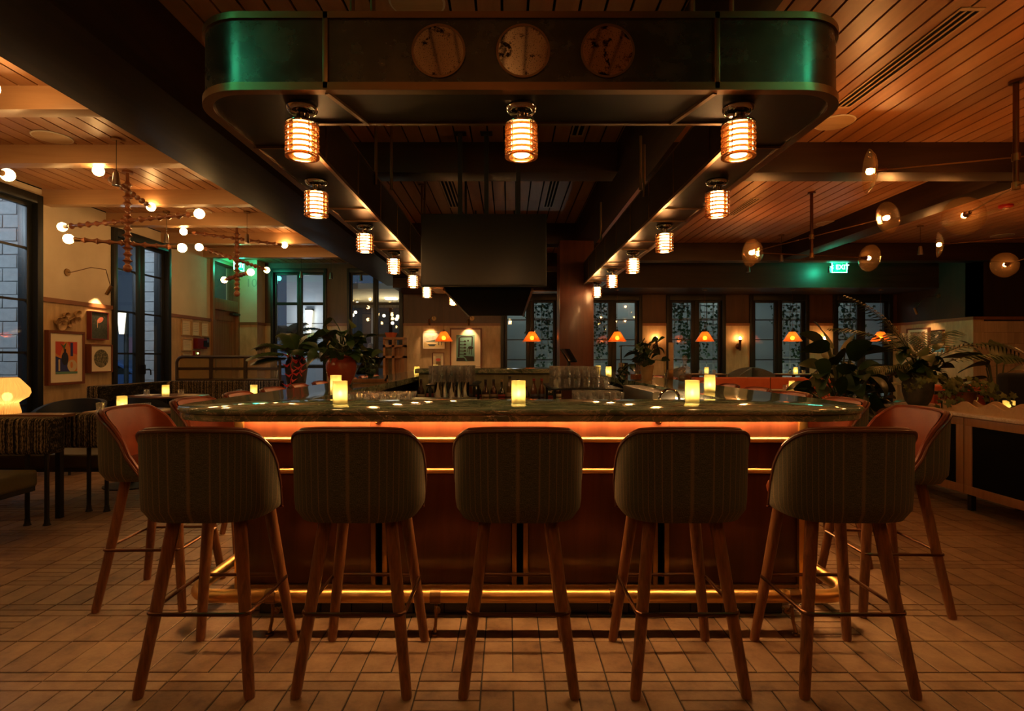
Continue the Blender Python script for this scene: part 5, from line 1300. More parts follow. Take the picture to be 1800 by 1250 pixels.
def table(label, x, y, rx, ry_, z=.75, zf=0, cloth=True, group='dining tables', lb='', things=True, plates=1):
    t = thing('dining_table', label, 'table', (x, y, zf), 0, group)
    q = MB(); q.lathe([(0, z-.028), (.97, z-.028), (1, z-.02), (1, z-.004), (.99, z), (0, z)], 40, (x, y, zf), sx=rx, sy=ry_); q.build('top', m_table, t)
    q = MB(); q.lathe([(0, .02), (.035, .02), (.035, z-.03), (.09, z-.028), (0, z-.028)], 16, (x, y, zf)); q.build('pedestal', m_black, t)
    q = MB(); q.lathe([(0, 0), (.24, 0), (.24, .012), (.05, .03), (0, .03)], 28, (x, y, zf)); q.build('foot', m_black, t)
    if things:
        for s_ in (-1, 1)[:2 if plates else 0]:
            q = MB(); q.box(x+s_*rx*.55-.11, x+s_*rx*.55+.11, y-.13, y+.10, zf+z+.0005, zf+z+.006); tag(q.build('napkin', m_paper), 'folded cream napkin on '+lb+(' nearer the windows' if s_ < 0 else ' nearer the bar'), 'napkin', 'table napkins')
def glass_on(x, y, z, lb):
    o = tum.copy(); col.objects.link(o); o.location = (x, y, z); tag(o, 'clear tumbler '+lb, 'glass', 'tumblers on the tables')
table('round dining table by the curved banquette with a lit candle', -4.83, 7.95, .54, .36, lb='the table by the curved banquette')
table_candle((295-VX)*7.87/F, 7.82, .7505, 'on the round table by the curved banquette'); glass_on((265-VX)*7.95/F, 7.86, .7505, 'on the round table, next to the candle towards the prints'); glass_on((325-VX)*7.95/F, 7.86, .7505, 'on the round table, on the screen side of the candle')
table('small dining table hidden behind the side stool', -3.80, 5.62, .42, .36, lb='the table behind the side stool')
table_candle((217-VX)*5.62/F, 5.6, .7505, 'on the table behind the side stool'); glass_on((183-VX)*5.6/F, 5.55, .7505, 'peeking over the side stool before the candle'); glass_on((263-VX)*5.6/F, 5.55, .7505, 'peeking over the side stool past the candle')
table('small dining table half hidden behind the far side stools', -3.55, 7.95, .36, .34, lb='the table behind the far stools', plates=0)
table_candle((449-VX)*7.9/F, 7.85, .7505, 'just behind the row of side stools'); glass_on((421-VX)*7.9/F, 7.9, .7505, 'on the table just behind the side stools')
def tub_chair(label, x, y, rz, mat, zf=0, top=.80, w=.29, name='tub_chair', group=None):
    t = thing(name, label, 'chair', (x, y, zf), rz, group); WO[t.name] = Vector()
    def f(off):
        def g(u, v):
            a = -PI*.55+PI*1.1*u; zt = top-.16*(abs(u-.5)*2)**2.5; z = .34+(zt-.34)*v; k = w-off+.03*v; return (k*math.sin(a), -k*math.cos(a)*.95, z)
        return g
    q = MB(); q.grid(f(0), 24, 5); q.grid(f(.05), 24, 5); o_, i_ = f(0), f(.05)
    q.grid(lambda u, v: tuple(Vector(o_(u, 1)).lerp(Vector(i_(u, 1)), v)), 24, 1); q.grid(lambda u, v: tuple(Vector(o_(0, u)).lerp(Vector(i_(0, u)), v)), 4, 1); q.grid(lambda u, v: tuple(Vector(o_(1, u)).lerp(Vector(i_(1, u)), v)), 4, 1)
    q.build('shell', mat, t, ang=1.2)
    q = MB(); q.lathe([(0, .33), (w-.03, .33), (w-.02, .36), (w-.03, .45), (0, .46)], 24); q.build('seat', mat, t)
    for (sx, sy) in ((-1, -1), (1, -1), (-1, 1), (1, 1)): q = MB(); q.tube([(sx*.17, sy*.17, .34), (sx*.21, sy*.21, 0)], .014, 7); q.build('leg', m_black, t)
tub_chair('navy leather chair back showing over the near banquette', -5.0, 6.3, PI, m_navy, top=.80, w=.36)
tub_chair('dark chair drawn up to the round table by the curved banquette', -4.75, 7.30, 0, m_navyf, top=.78)
# right-hand dining area
ob = thing('banquette', 'long low rust leather banquette before the window tables', 'banquette', (5.0, 9.9, 0))
q = MB(); q.box(3.35, 6.1, 10.0, 10.2, .42, .93); q.build('back_cushion', m_orange, ob, bevel=.03, seg=3); q = MB(); q.box(3.35, 6.1, 9.5, 10.0, .28, .45); q.build('seat', m_orange, ob, bevel=.03, seg=3); q = MB(); q.box(3.4, 6.05, 9.55, 10.15, 0, .28); q.build('plinth', m_blackm, ob)
q = MB(); q.box(4.70, 4.712, 9.992, 10.0, .42, .93); q.build('seam', m_leatherd, ob)
for (pxx, py, d, rx, lb, cx_) in ((1322, 673, 10.8, .42, 'the table nearest the rust banquette end', 1327), (1392, 683, 9.2, .45, 'the table before the rust banquette', 1392)):
    X = (pxx-VX)*d/F
    table('dining table set with a candle, '+('behind the low rust banquette' if d > 10 else 'before the low rust banquette'), X, d, rx, .36, lb=lb)
    table_candle((cx_-VX)*d/F, d, .7505, 'on '+lb); glass_on((cx_-VX)*d/F-.14, d-.06, .7505, 'before the candle on '+lb); glass_on((cx_-VX)*d/F+.16, d-.04, .7505, 'past the candle on '+lb)
glass_on((1299-VX)*10.6/F, 10.6, .7505, 'standing alone at the near end of the table behind the rust banquette')
for k, (pxx, lb, lb2) in enumerate(((1239, 'the window table under the third cone pendant', 'third'), (1395, 'the window table under the fourth cone pendant', 'fourth'), (1545, 'the window table behind the big plants', 'last'))):
    X = (pxx-VX)*12.4/F; table('window table on the raised step under the %s cone pendant' % ['second from the plants', 'pale wall', 'plants'][k], X, 12.4, .5, .36, .75, .17, lb=lb)
    table_candle(X+.02, 12.35, .9205, 'on '+lb); glass_on(X-.13, 12.3, .9205, 'before the candle on '+lb); glass_on(X+.17, 12.3, .9205, 'past the candle on '+lb)
for k, (pxx, lb) in enumerate(((1294, 'between the two window tables, first of two'), (1346, 'between the two window tables, second of two'), (1178, 'beside the beer taps at the window'), (1470, 'half behind the big leafy plant'))):
    tub_chair('grey wool armchair '+lb, (pxx-VX)*12.2/F, 12.2, PI/2*(-1 if k % 2 else 1), m_greyf, .17, .90, .31, 'armchair', 'grey armchairs at the windows')
rb = thing('banquette', 'rust leather bench end with bent black tube frame behind the sideboard', 'banquette', (5.3, 6.5, 0))
q = MB(); q.box(4.95, 5.68, 6.5, 6.65, .45, .965); q.build('back_cushion', m_orange, rb, bevel=.03, seg=3); q = MB(); q.box(4.92, 5.7, 6.02, 6.5, .3, .46); q.build('seat', m_orange, rb, bevel=.03, seg=3)
q = MB(); q.tube([(4.93, 6.45, .88), (5.45, 6.45, .88)]+[(5.45+.10*math.sin(a), 6.45, .78+.10*math.cos(a)) for a in [PI/2*k/6 for k in range(1, 7)]]+[(5.55, 6.45, .0)], .022, 10); q.build('tube_frame', m_black, rb)
nc = thing('high_back_chair', 'dark navy high-backed chair at the photo edge behind the sideboard', 'chair', (5.7, 5.75, 0))
q = MB(); q.box(5.08, 5.9, 5.7, 5.82, .4, 1.13); q.build('backrest', m_navyf, nc, bevel=.05, seg=4); q = MB(); q.box(5.1, 5.88, 5.25, 5.72, .32, .47); q.build('seat', m_navyf, nc, bevel=.03)
for (x, y) in ((5.13, 5.3), (5.85, 5.3), (5.13, 5.75), (5.85, 5.75)): q = MB(); q.tube([(x, y, 0), (x, y, .42)], .016, 7); q.build('leg', m_black, nc)
table('dark dining table with a candle behind the sideboard', 4.83, 5.22, .38, .30, .74, lb='the table behind the sideboard', plates=0)
table_candle((1777-VX)*5.1/F, 5.12, .7405, 'on the dark table behind the sideboard')

# ------------------------------------------------------------------ pictures on the walls
def flat(c): return M('paint_%02d%02d%02d' % tuple(int(q*99) for q in c), c, .75)
def picture(label, W, Hh, frame, mat_b, fw=.03, depth=.05, shapes=(), paint=None, loc=(0, 0, 0), facing='x', glazing=False):
    """local: u across, v up, d out of the wall"""
    ax = {'x': lambda u, v, d: (d, u, v), '-y': lambda u, v, d: (u, -d, v), '-x': lambda u, v, d: (-d, -u, v)}[facing]
    t = thing('framed_picture', label, 'picture', loc); WO[t.name] = Vector()
    def bx(mb, u0, u1, v0, v1, d0, d1): mb.prism([(u0, v0), (u1, v0), (u1, v1), (u0, v1)], d0, d1, lambda u, v, a: ax(u, v, a))
    q = MB(); bx(q, -W/2, W/2, -Hh/2, -Hh/2+fw, 0, depth); bx(q, -W/2, W/2, Hh/2-fw, Hh/2, 0, depth); bx(q, -W/2, -W/2+fw, -Hh/2+fw, Hh/2-fw, 0, depth); bx(q, W/2-fw, W/2, -Hh/2+fw, Hh/2-fw, 0, depth); q.build('frame', frame, t)
    q = MB(); bx(q, -W/2+fw, W/2-fw, -Hh/2+fw, Hh/2-fw, .005, depth-.015); q.build('mount', mat_b, t, smooth=False)
    if shapes:
        q = MB(); mats = []; d = depth-.0149
        for (cc, poly) in shapes:
            if cc not in mats: mats.append(cc)
            q.cur = mats.index(cc); d += .0003
            n0 = len(poly); q.add([ax(u, v, d) for u, v in poly], [tuple(range(n0))])
        q.build('print', [flat(c) for c in mats], t, smooth=False)
    if paint:
        (u0, u1, v0, v1, mm) = paint; q = MB(); bx(q, u0, u1, v0, v1, depth-.015, depth-.0135); q.build('print', mm, t, smooth=False)
    return t
def ell(cu, cv, a, b_, n=14, r0=0): return [(cu+a*math.cos(2*PI*i/n)*math.cos(r0)-b_*math.sin(2*PI*i/n)*math.sin(r0), cv+a*math.cos(2*PI*i/n)*math.sin(r0)+b_*math.sin(2*PI*i/n)*math.cos(r0)) for i in range(n)]
def rc(u0, u1, v0, v1): return [(u0, v0), (u1, v0), (u1, v1), (u0, v1)]
m_fr = wood('frame_cherry', (.12, .035, .015), (.2, .06, .025), 'z', 1, .35)
def pm_noise(name, stops, scale=9, dist=1.5, st=(1, 1, 1)):
    m, n, l, b, o = nt(name); f = noise(n, l, coords(n, l, st), scale, 5, .6, dist); l.new(ramp(n, l, f, stops), b.inputs['Base Color']); b.inputs['Roughness'].default_value = .6; return m
def leftpos(x0, x1, y0, y1):                        # photo box on the left wall -> centre and size
    xm = (x0+x1)/2; Ym = 6.24*F/(VX-xm); Wd = 6.24*F/(VX-x1)-6.24*F/(VX-x0); return (XL+.013, Ym, H+(VY-(y0+y1)/2)*Ym/F), Wd, (y1-y0)*Ym/F
loc, W_, H_ = leftpos(84, 148, 582, 676)
R1, R2, BL, DK, TN, GR = (.55, .06, .03), (.60, .20, .05), (.02, .03, .16), (.012, .012, .03), (.55, .42, .25), (.05, .10, .04)
u, v = W_*.30, H_*.30
picture('large framed print of a dark vase with red and blue shapes, cream mount', W_, H_, m_fr, m_paper, .035, .06, [(R2, rc(-u, u, -v, v)), (R1, [(-u, v), (-.2*u, v), (-.6*u, .1*v), (-u, .3*v)]), (R1, [(.1*u, v), (u, v), (u, .2*v), (.5*u, .3*v)]), (BL, rc(.35*u, .6*u, .1*v, .95*v)), (BL, [(-u, -.9*v), (u*.3, -.9*v), (.1*u, -.2*v), (-u, .1*v)]), (DK, ell(-.15*u, -.05*v, .32*u, .42*v)), (DK, rc(-.25*u, -.05*u, .2*v, .55*v)), (GR, [(-.2*u, .5*v), (-.6*u, .9*v), (-.3*u, .75*v), (0, .95*v)]), (TN, ell(.5*u, -.5*v, .45*u, .38*v)), (R2, ell(.45*u, -.45*v, .12*u, .2*v)), (TN, rc(-.75*u, -.6*u, -.8*v, -.1*v)), ((.10, .22, .16), rc(-u, u, -v, -.86*v))], loc=loc)
loc, W_, H_ = leftpos(157, 188, 548, 597)
picture('small dark painting of a pink bird in a deep red frame', W_, H_, M('red_frame', (.16, .025, .02), .4), pm_noise('dark_foliage', [(.3, (.008, .012, .010)), (.55, (.03, .04, .03)), (.7, (.10, .07, .03))], 22), .012, .07, [((.62, .17, .11), ell(.05*W_, .2*H_, .2*W_, .09*H_, 12, .5)), ((.55, .35, .2), [(-.12*W_, .10*H_), (-.05*W_, .12*H_), (.0, .2*H_), (-.05*W_, .2*H_)]), ((.55, .35, .2), rc(-.12*W_, -.09*W_, -.08*H_, .12*H_))], loc=loc)
loc, W_, H_ = leftpos(154, 193, 605.5, 655)
picture('square framed print of a dark speckled oval on cream', W_, H_, m_fr, m_paper, .02, .09, loc=loc)
t = bpy.data.objects[[o.name for o in bpy.data.objects if o.get('label', '').startswith('square framed')][0]]
q = MB(); q.add([(.0762, a, c) for a, c in ell(0, 0, W_*.33, H_*.32, 28)], [tuple(range(28))]); q.build('print', pm_noise('speckle', [(.35, (.02, .025, .02)), (.5, (.10, .09, .05)), (.6, (.35, .28, .15)), (.68, (.05, .05, .05))], 60, .5), t, smooth=False)
sh_ = thing('shell_relief', 'pale ceramic shell cluster mounted above the large print', 'wall art', (XL+.013, 7.75, 1.95)); WO[sh_.name] = Vector()
for (x, y, r) in ((107, 570, 9), (100, 563, 7), (121, 566, 7), (115, 553, 6), (135, 550, 6), (128, 563, 8), (134, 561, 6), (110, 561, 7)):
    (lx_, Ym, Zm), _, _ = leftpos(x-1, x+1, y-1, y+1); rr = r*Ym/F
    q = MB(); q.lathe([(0, .02), (rr*.5, .028), (rr*.8, .045), (rr, .07), (rr*1.02, .072), (rr*.85, .038), (rr*.5, .012), (0, .0)], 24, (0, Ym-7.75, Zm-1.95), (1, .05*(y % 3-1), -.25), rib=.05, nrib=8); q.build('shell', m_tray, sh_)
def backpos(x0, x1, y0, y1): Y = YB-.03; return (((x0+x1)/2-VX)*Y/F, YB-.0125, H+(VY-(y0+y1)/2)*Y/F), (x1-x0)*Y/F, (y1-y0)*Y/F
loc, W_, H_ = backpos(744, 782, 583, 613)
u, v = W_/2, H_/2
picture('small landscape painting of a boat under pale clouds, white edge', W_, H_, m_paper, pm_noise('cloud_sky', [(.3, (.30, .30, .32)), (.5, (.60, .55, .48)), (.7, (.75, .66, .55))], 5, 1, (1, 1, 3)), .012, .06, [((.10, .14, .10), [(-.6*u, -.1*v), (.2*u, .05*v), (.9*u, -.1*v), (.9*u, -.25*v), (-.8*u, -.2*v)]), ((.55, .42, .2), rc(-.93*u, .93*u, -.9*v, -.25*v)), ((.75, .62, .35), [(-.75*u, -.3*v), (.35*u, -.3*v), (.2*u, -.48*v), (-.6*u, -.48*v)]), ((.04, .05, .06), [(-.6*u, -.48*v), (.2*u, -.48*v), (.05*u, -.72*v), (-.4*u, -.72*v)]), ((.05, .06, .05), rc(.4*u, .48*u, -.6*v, -.1*v)), ((.05, .06, .05), rc(.65*u, .72*u, -.6*v, -.1*v))], loc=loc, facing='-y')
loc, W_, H_ = backpos(760, 781, 620, 648)
u, v = W_/2, H_/2
picture('small cream framed print of red flowers below the boat painting', W_, H_, m_fr, m_paper, .018, .05, [((.42, .38, .25), rc(-.45*u, .5*u, -.6*v, .55*v)), ((.50, .09, .06), ell(0, .1*v, .42*u, .2*v)), ((.2, .13, .06), rc(-.35*u, .4*u, -.55*v, -.1*v))], loc=loc, facing='-y')
loc, W_, H_ = backpos(791, 847, 577, 647)
u, v = W_/2, H_/2; TE, BK = (.13, .30, .28), (.025, .018, .014)
shp = [(TE, rc(-.60*u, .55*u, -.66*v, .66*v))]
shp += [(BK, [(-.46*u, .5*v), (-.36*u, .55*v), (-.40*u, -.45*v), (-.50*u, -.45*v)]), (BK, [(-.46*u, .5*v), (-.3*u, .60*v), (.4*u, .60*v), (.42*u, .54*v), (-.25*u, .53*v)]), (BK, [(.36*u, .6*v), (.45*u, .58*v), (.42*u, .1*v), (.35*u, .1*v)])]
for k in range(5): shp += [(BK, [(-.42*u, .36*v-.16*k*v), (-.05*u, .33*v-.16*k*v), (-.05*u, .30*v-.16*k*v), (-.42*u, .32*v-.16*k*v)]), (BK, ell(-.06*u, .34*v-.16*k*v, .09*u, .05*v, 8))]
shp += [(BK, ell(.14*u, .37*v, .06*u, .05*v, 8)), (BK, ell(.3*u, .02*v, .17*u, .08*v, 10)), (BK, rc(.20*u, .24*u, -.3*v, 0)), (BK, rc(.34*u, .38*u, -.34*v, 0)), (BK, rc(.10*u, .14*u, -.2*v, .0)), (BK, [(-.55*u, -.48*v), (-.1*u, -.48*v), (0, -.64*v), (-.58*u, -.64*v)]), (BK, [(-.2*u, -.38*v), (.5*u, -.42*v), (.52*u, -.64*v), (.1*u, -.64*v), (0, -.5*v)])]
picture('tall framed teal print with black abstract figures on a cream mount', W_, H_, m_fr, m_paper, .035, .06, shp, loc=loc, facing='-y')
def rightpos(x0, x1, y0, y1): xm = (x0+x1)/2; Ym = XR*F/(xm-VX); return (XR-.013, Ym, H+(VY-(y0+y1)/2)*Ym/F), abs(XR*F/(x1-VX)-XR*F/(x0-VX)), (y1-y0)*Ym/F
loc, W_, H_ = rightpos(1598, 1637, 577, 622); picture('framed brown patterned print on the corner tiles', W_, H_, m_fr, m_paper, .03, .06, paint=(-W_*.33, W_*.33, -H_*.33, H_*.36, pm_noise('brown_print', [(.35, (.12, .05, .02)), (.5, (.28, .14, .06)), (.62, (.45, .33, .2)), (.7, (.05, .06, .08))], 14)), loc=loc, facing='-x')
loc, W_, H_ = rightpos(1640, 1662, 580, 606); picture('small dark picture of a white bird on the corner tiles', W_, H_, m_fr, M('dark_print', (.015, .018, .014), .6), .012, .06, [((.6, .5, .38), ell(0, .1*H_, .18*W_, .1*H_, 8, .6))], loc=loc, facing='-x')
loc, W_, H_ = rightpos(1638, 1668, 607, 622); picture('small framed blue seascape below the dark bird picture', W_, H_, m_tray, m_paper, .015, .05, [((.08, .22, .34), rc(-.38*W_, .38*W_, -.3*H_, .35*H_))], loc=loc, facing='-x')
# permits and fire boxes by the street door
for k, (x0, x1, y0, y1, lb) in enumerate(((321, 337, 562, 590, 'first of the top three'), (339, 353, 564, 591, 'middle of the top three'), (355, 368, 566, 592, 'last of the top three, beside the door'), (322, 340, 595, 617, 'alone below the first'), (322, 340, 620, 632, 'lowest, half behind the glass screen'))):
    loc, W_, H_ = leftpos(x0, x1, y0, y1); u, v = W_/2, H_/2
    picture('small cream framed permit by the street door, '+lb, W_, H_, m_tray, m_paper, .02, .03, [((.25, .2, .15), rc(-.6*u, .6*u, (.5-.22*i)*v, (.53-.22*i)*v)) for i in range(5)], loc=loc)
loc, W_, H_ = leftpos(343, 360, 595, 613); t = thing('fire_alarm_box', 'dark red fire alarm panel below the permits', 'alarm', loc); WO[t.name] = Vector(); q = MB(); q.box(0, .09, -W_/2, W_/2, -H_/2, H_/2); q.build('box', M('alarm_panel', (.16, .008, .008), .4), t, bevel=.004); q = MB(); q.box(.09, .1, W_*.1, W_*.45, -H_*.3, H_*.3); q.build('cover', m_black, t)
loc, W_, H_ = leftpos(342, 351, 617, 625); t = thing('call_point', 'small red call point with a green light under the alarm panel', 'alarm', loc); WO[t.name] = Vector(); q = MB(); q.box(0, .05, -W_/2, W_/2, -H_/2, H_/2); q.build('box', M('call_red', (.2, .01, .01), .4), t); q = MB(); q.ball((.05, 0, 0), .018, 10, 6); q.build('indicator', emis('green_led', (.4, 1, .1), 4), t)
loc, W_, H_ = leftpos(361.5, 368, 594, 610); t = thing('key_panel', 'small black key panel beside the street door', 'panel', loc); WO[t.name] = Vector(); q = MB(); q.box(0, .04, -W_/2, W_/2, -H_/2, H_/2); q.build('box', m_black, t, bevel=.003); q = MB(); q.box(.04, .043, -W_*.3, W_*.3, 0, H_*.35); q.build('display', m_steel, t)

# host cabinet before the second gridded window
hc = thing('host_cabinet', 'open oak host cabinet with mottled glass before the gridded window', 'cabinet', (-2.75, 11.6, 0)); x0, x1, xm_ = (673-VX)*11.6/F, (711-VX)*11.6/F, (691-VX)*11.6/F
z1 = H+(VY-592)*11.6/F
for (a, c) in ((x0, x0+.05), (xm_-.025, xm_+.025), (x1-.04, x1)): q = MB(); q.box(a, c, 11.6, 11.9, 0, z1-.04); q.build('upright', m_cab, hc)
for z in (z1-.06, z1-.22, H-.02, .7, .1): q = MB(); q.box(x0, x1, 11.6, 11.9, z, z+.05); q.build('cross_rail', m_cab, hc)
for (a, c) in ((.75, H-.02), (H+.03, z1-.22)):
    q = MB(); q.box(x0+.05, xm_-.025, 11.7, 11.71, a, c); q.build('pane', m_seed, hc, smooth=False)
    for k in range(2): w_ = (x1-xm_-.065)/2; q = MB(); q.box(xm_+.028+k*w_, xm_+.022+(k+1)*w_, 11.7, 11.72, a, c); q.build('plank', m_cab, hc, smooth=False)
bsk = thing('basket', 'rust woven basket on top of the host cabinet', 'basket', (x0+.12, 11.75, z1-.01)); pot_lathe(bsk, [(0, 0), (.09, 0), (.13, .1), (.12, .1), (0, .02)], (x0+.14, 11.75, z1-.01), m_orange, 'bowl', rib=.05, nrib=12)

# ------------------------------------------------------------------ seen through the windows
b = MB(); b.box(-6.95, -5.25, 17.5, 17.7, -.14, 6); ow = tag(b.build('outside_wall', m_extw, smooth=False), kind='structure')
for z in (1.05, 2.35): q = MB(); q.box(-6.95, -5.25, 17.49, 17.5, z-.008, z+.008); q.build('joint', m_black, ow)
def cone_lamp(label, x, y, z0, z1, E=60):
    t = thing('outdoor_sconce', label, 'lamp', (x, y, z0)); q = MB(); q.lathe([(0, 0), (.06, 0), (.11, z1-z0), (.10, z1-z0), (0, z1-z0-.02)], 18, (x, y-.13, z0)); q.build('cone_shade', emis('sconce_cone', (1, .86, .62), .7), t); q = MB(); q.box(x-.1, x+.1, y-.2, y, z1, z1+.06); q.build('bracket', m_black, t)
    l = bpy.data.lights.new('glow', 'POINT'); l.energy = E; l.color = (.86, .92, 1.0); l.shadow_soft_size = .1; o = obj('glow', l, t); o.location = (0, -.55, (z1-z0)*.8)
cone_lamp('tall lit cone sconce on the white wall outside the gridded window', -6.2, 17.5, 2.05, 2.75, 4)
b = MB(); b.box(-12, -9.2, 20, 20.3, -.14, 6); fac = tag(b.build('street_building', M('dark_facade', (.03, .04, .055), .7), smooth=False), 'dark building across the street behind the french window', 'building')
q = MB(); q.box(-13.5, -12.0, 19.7, 20.2, 1.4, 2.0); tag(q.build('street_awning', M('pink_awning', (.35, .2, .28), .8), bevel=.01), 'dusty pink awning across the street', 'awning')
b = MB(); b.box(-20, -12, 21, 21.3, -.14, 6); tag(b.build('street_building', M('pale_facade', (.25, .3, .38), .8), smooth=False), 'pale blue building further down the street', 'building')
cone_lamp('white lit cone lamp on a post across the street', -11.0, 16.0, 1.95, 2.55, 20)
q = MB(); q.tube([(-11.0, 16.065, -.14), (-11.0, 16.065, 2.6)], .06, 10); tag(q.build('lamp_post', m_black), 'dark post carrying the white street lamp', 'post')
cr_ = thing('car', 'dark blue car parked in the street behind the french window', 'car', (-12.5, 17.5, -.14))
prof = [(-2.1, .3), (-2.15, .6), (-2.0, .78), (-1.2, .88), (-.6, 1.32), (.7, 1.36), (1.5, .92), (2.1, .82), (2.15, .45), (2.1, .3)]
q = MB(); q.prism(prof, -.85, .85, lambda u, v, a: (u-12.5, 17.5+a, v-.14)); q.build('body', M('car_blue', (.02, .05, .14), .2, coat=.6), cr_, bevel=.06, seg=3)
q = MB(); q.prism([(-1.05, .90), (-.55, 1.27), (.62, 1.31), (1.3, .93)], -.86, .86, lambda u, v, a: (u-12.5, 17.5+a, v-.14)); q.build('side_windows', m_gloss, cr_)
for x in (-1.35, 1.35):
    for a in (-.80, .80): q = MB(); q.lathe([(0, -.1), (.2, -.1), (.31, -.08), (.31, .08), (.2, .1), (0, .1)], 20, (x-12.5, 17.5+a, .17), (0, 1, 0)); q.build('wheel', m_black, cr_)
# palm outside the first gridded window
op = thing('outdoor_palm', 'dark palm standing outside the gridded window', 'plant', (-5.75, 14.6, -.14)); q = MB(); q.tube([(-5.75, 14.6, -.14), (-5.72, 14.6, .8), (-5.75, 14.6, 1.7)], [.07, .05, .04], 10); q.build('trunk', m_soil, op)
for (az, el, L, dr) in ((.1, 1.0, 1.1, 1.6), (.4, .7, 1.0, 1.3), (PI-.2, 1.0, 1.0, 1.6), (PI+.3, .7, 1., 1.4), (-1.4, .8, .9, 1.4), (1.4, 1.2, 1., 1.3), (-.4, .5, .95, 1.2), (2.4, 1.2, .9, 1.4)):
    q = MB(); add_frond(q, (-5.75, 14.6, 1.7), az, el, L, dr, 30, .36, .035, .12, .5); q.build('frond', [m_leafd, m_stem], op)
# lit patio beyond the second gridded window
m_cream = M('patio_cream', (.60, .52, .36), .8); m_dkb = M('patio_blue', (.07, .09, .12), .7)
b = MB(); b.box(-7, -1.5, 18.2, 25.2, 3.52, 3.7); pc = tag(b.build('patio_ceiling', m_cream, smooth=False), kind='structure')
b = MB(); b.box(-7, -1.5, 25.2, 25.4, -.14, 3.6); pw = tag(b.build('patio_wall', m_dkb, smooth=False), kind='structure')
for x in (-6.1, -5.3, -4.2): q = MB(); q.box(x-.06, x+.06, 25.1, 25.2, 0, 3.5); q.build('pilaster', m_extw if x == -6.1 else m_blackm, pw)
t0_ = thing('patio_tube', 'white fluorescent tube on the patio ceiling', 'lamp', (-4.4, 21, 3.5)); q = MB(); q.box(-4.6, -4.2, 20.8, 21.2, 3.47, 3.515); q.build('diffuser', emis('tube_white', (1, .95, .8), 3), t0_)
l = bpy.data.lights.new('glow', 'AREA'); l.energy = 12; l.size = 1.0; l.color = (1, .85, .6); o = obj('glow', l, t0_); o.location = (0, 0, -1.4); o.rotation_euler = (PI, 0, 0)
gl_ = None
for i, (x, y) in enumerate(((620, 554), (625, 549), (675, 555), (699, 556), (697, 561), (690, 568), (676, 519), (628, 533))):
    X, Y, Z = px(x, y, 21.5)
    if gl_ is None:
        gl_ = thing('patio_globe', '', 'lamp', (0, 0, 0)); q = MB(); q.ball((0, 0, 0), .06, 12, 8); q.build('globe', emis('patio_glow', (1, .75, .35), 3), gl_); q = MB(); q.tube([(0, 0, .05), (0, 0, .92)], .006, 5); q.build('cord', m_black, gl_)
    place(gl_, i, (X, Y, Z), 0, 'small yellow globe light hanging in the patio, '+['lowest beside the first mullion', 'just above the first one', 'past the mullion alone', 'topmost of the far trio', 'middle of the far trio', 'lowest of the far trio', 'high near the white tube', 'by the orange sign'][i], 'patio globe lights')
# person standing outside
def person(label, x, y, z, rz):
    t = thing('person', label, 'person', (x, y, z), rz); WO[t.name] = Vector()
    V = [((0, 0, .95), .15), ((0, 0, 1.15), .14), ((0, .0, 1.38), .17), ((0, .0, 1.50), .06), ((0, .01, 1.56), .055), ((0, .015, 1.66), .085), ((0, .01, 1.74), .075),
         ((-.17, 0, 1.42), .065), ((-.24, .01, 1.14), .045), ((-.22, .10, .93), .035), ((.17, 0, 1.42), .065), ((.24, .01, 1.14), .045), ((.22, .10, .93), .035),
         ((-.10, 0, .86), .09), ((-.11, .01, .48), .065), ((-.11, 0, .08), .045), ((-.11, .14, .03), .04), ((.10, 0, .86), .09), ((.11, .01, .48), .065), ((.11, 0, .08), .045), ((.11, .14, .03), .04), ((-.21, .13, .84), .03), ((.21, .13, .84), .03)]
    E = [(0, 1), (1, 2), (2, 3), (3, 4), (4, 5), (5, 6), (2, 7), (7, 8), (8, 9), (9, 21), (2, 10), (10, 11), (11, 12), (12, 22), (0, 13), (13, 14), (14, 15), (15, 16), (0, 17), (17, 18), (18, 19), (19, 20)]
    me = bpy.data.meshes.new('body'); me.from_pydata([v for v, _ in V], E, []); o = bpy.data.objects.new('body', me); col.objects.link(o)
    o.modifiers.new('skin', 'SKIN'); o.modifiers.new('sub', 'SUBSURF').levels = 2; o.modifiers['sub'].render_levels = 2
    sv = me.skin_vertices[0].data
    for i, (_, r_) in enumerate(V): sv[i].radius = (r_, r_*(.75 if i in (0, 1, 2) else 1))
    sv[0].use_root = True
    dg = bpy.context.evaluated_depsgraph_get(); m2 = bpy.data.meshes.new_from_object(o.evaluated_get(dg)); bpy.data.objects.remove(o); m2.name = 'body'
    m2.materials.clear(); skin, cloth, pants, hair = M('skin', (.42, .25, .17), .5), M('blue_jacket', (.03, .05, .10), .8), M('dark_trousers', (.012, .014, .02), .8), M('grey_hair', (.30, .27, .24), .8)
    for k in (skin, cloth, pants): m2.materials.append(k)
    for p in m2.polygons:
        z = p.center.z; p.material_index = 0 if (z > 1.50 or (z < .90 and abs(p.center.x) > .17)) else (1 if z > .88 else 2)
    m2.shade_smooth(); obj('body', m2, t)
    q = MB(); q.ball((0, -.012, 1.72), .098, 16, 10, (.92, 1.0, .95)); q.v = [p if not (p[1] > .045 and p[2] < 1.76) else (p[0], .045, p[2]) for p in q.v]; q.build('hair', hair, t)
    q = MB(); q.ball((0, .098, 1.665), .014, 8, 6); q.build('nose', skin, t)
    for s_ in (-1, 1): q = MB(); q.ball((s_*.09, .0, 1.665), .022, 8, 6, (.5, .8, 1.2)); q.build('ear', skin, t)
person('person in a dark blue jacket standing outside behind the gridded window', (651-VX)*17.2/F, 17.2, -.14+.06, PI)

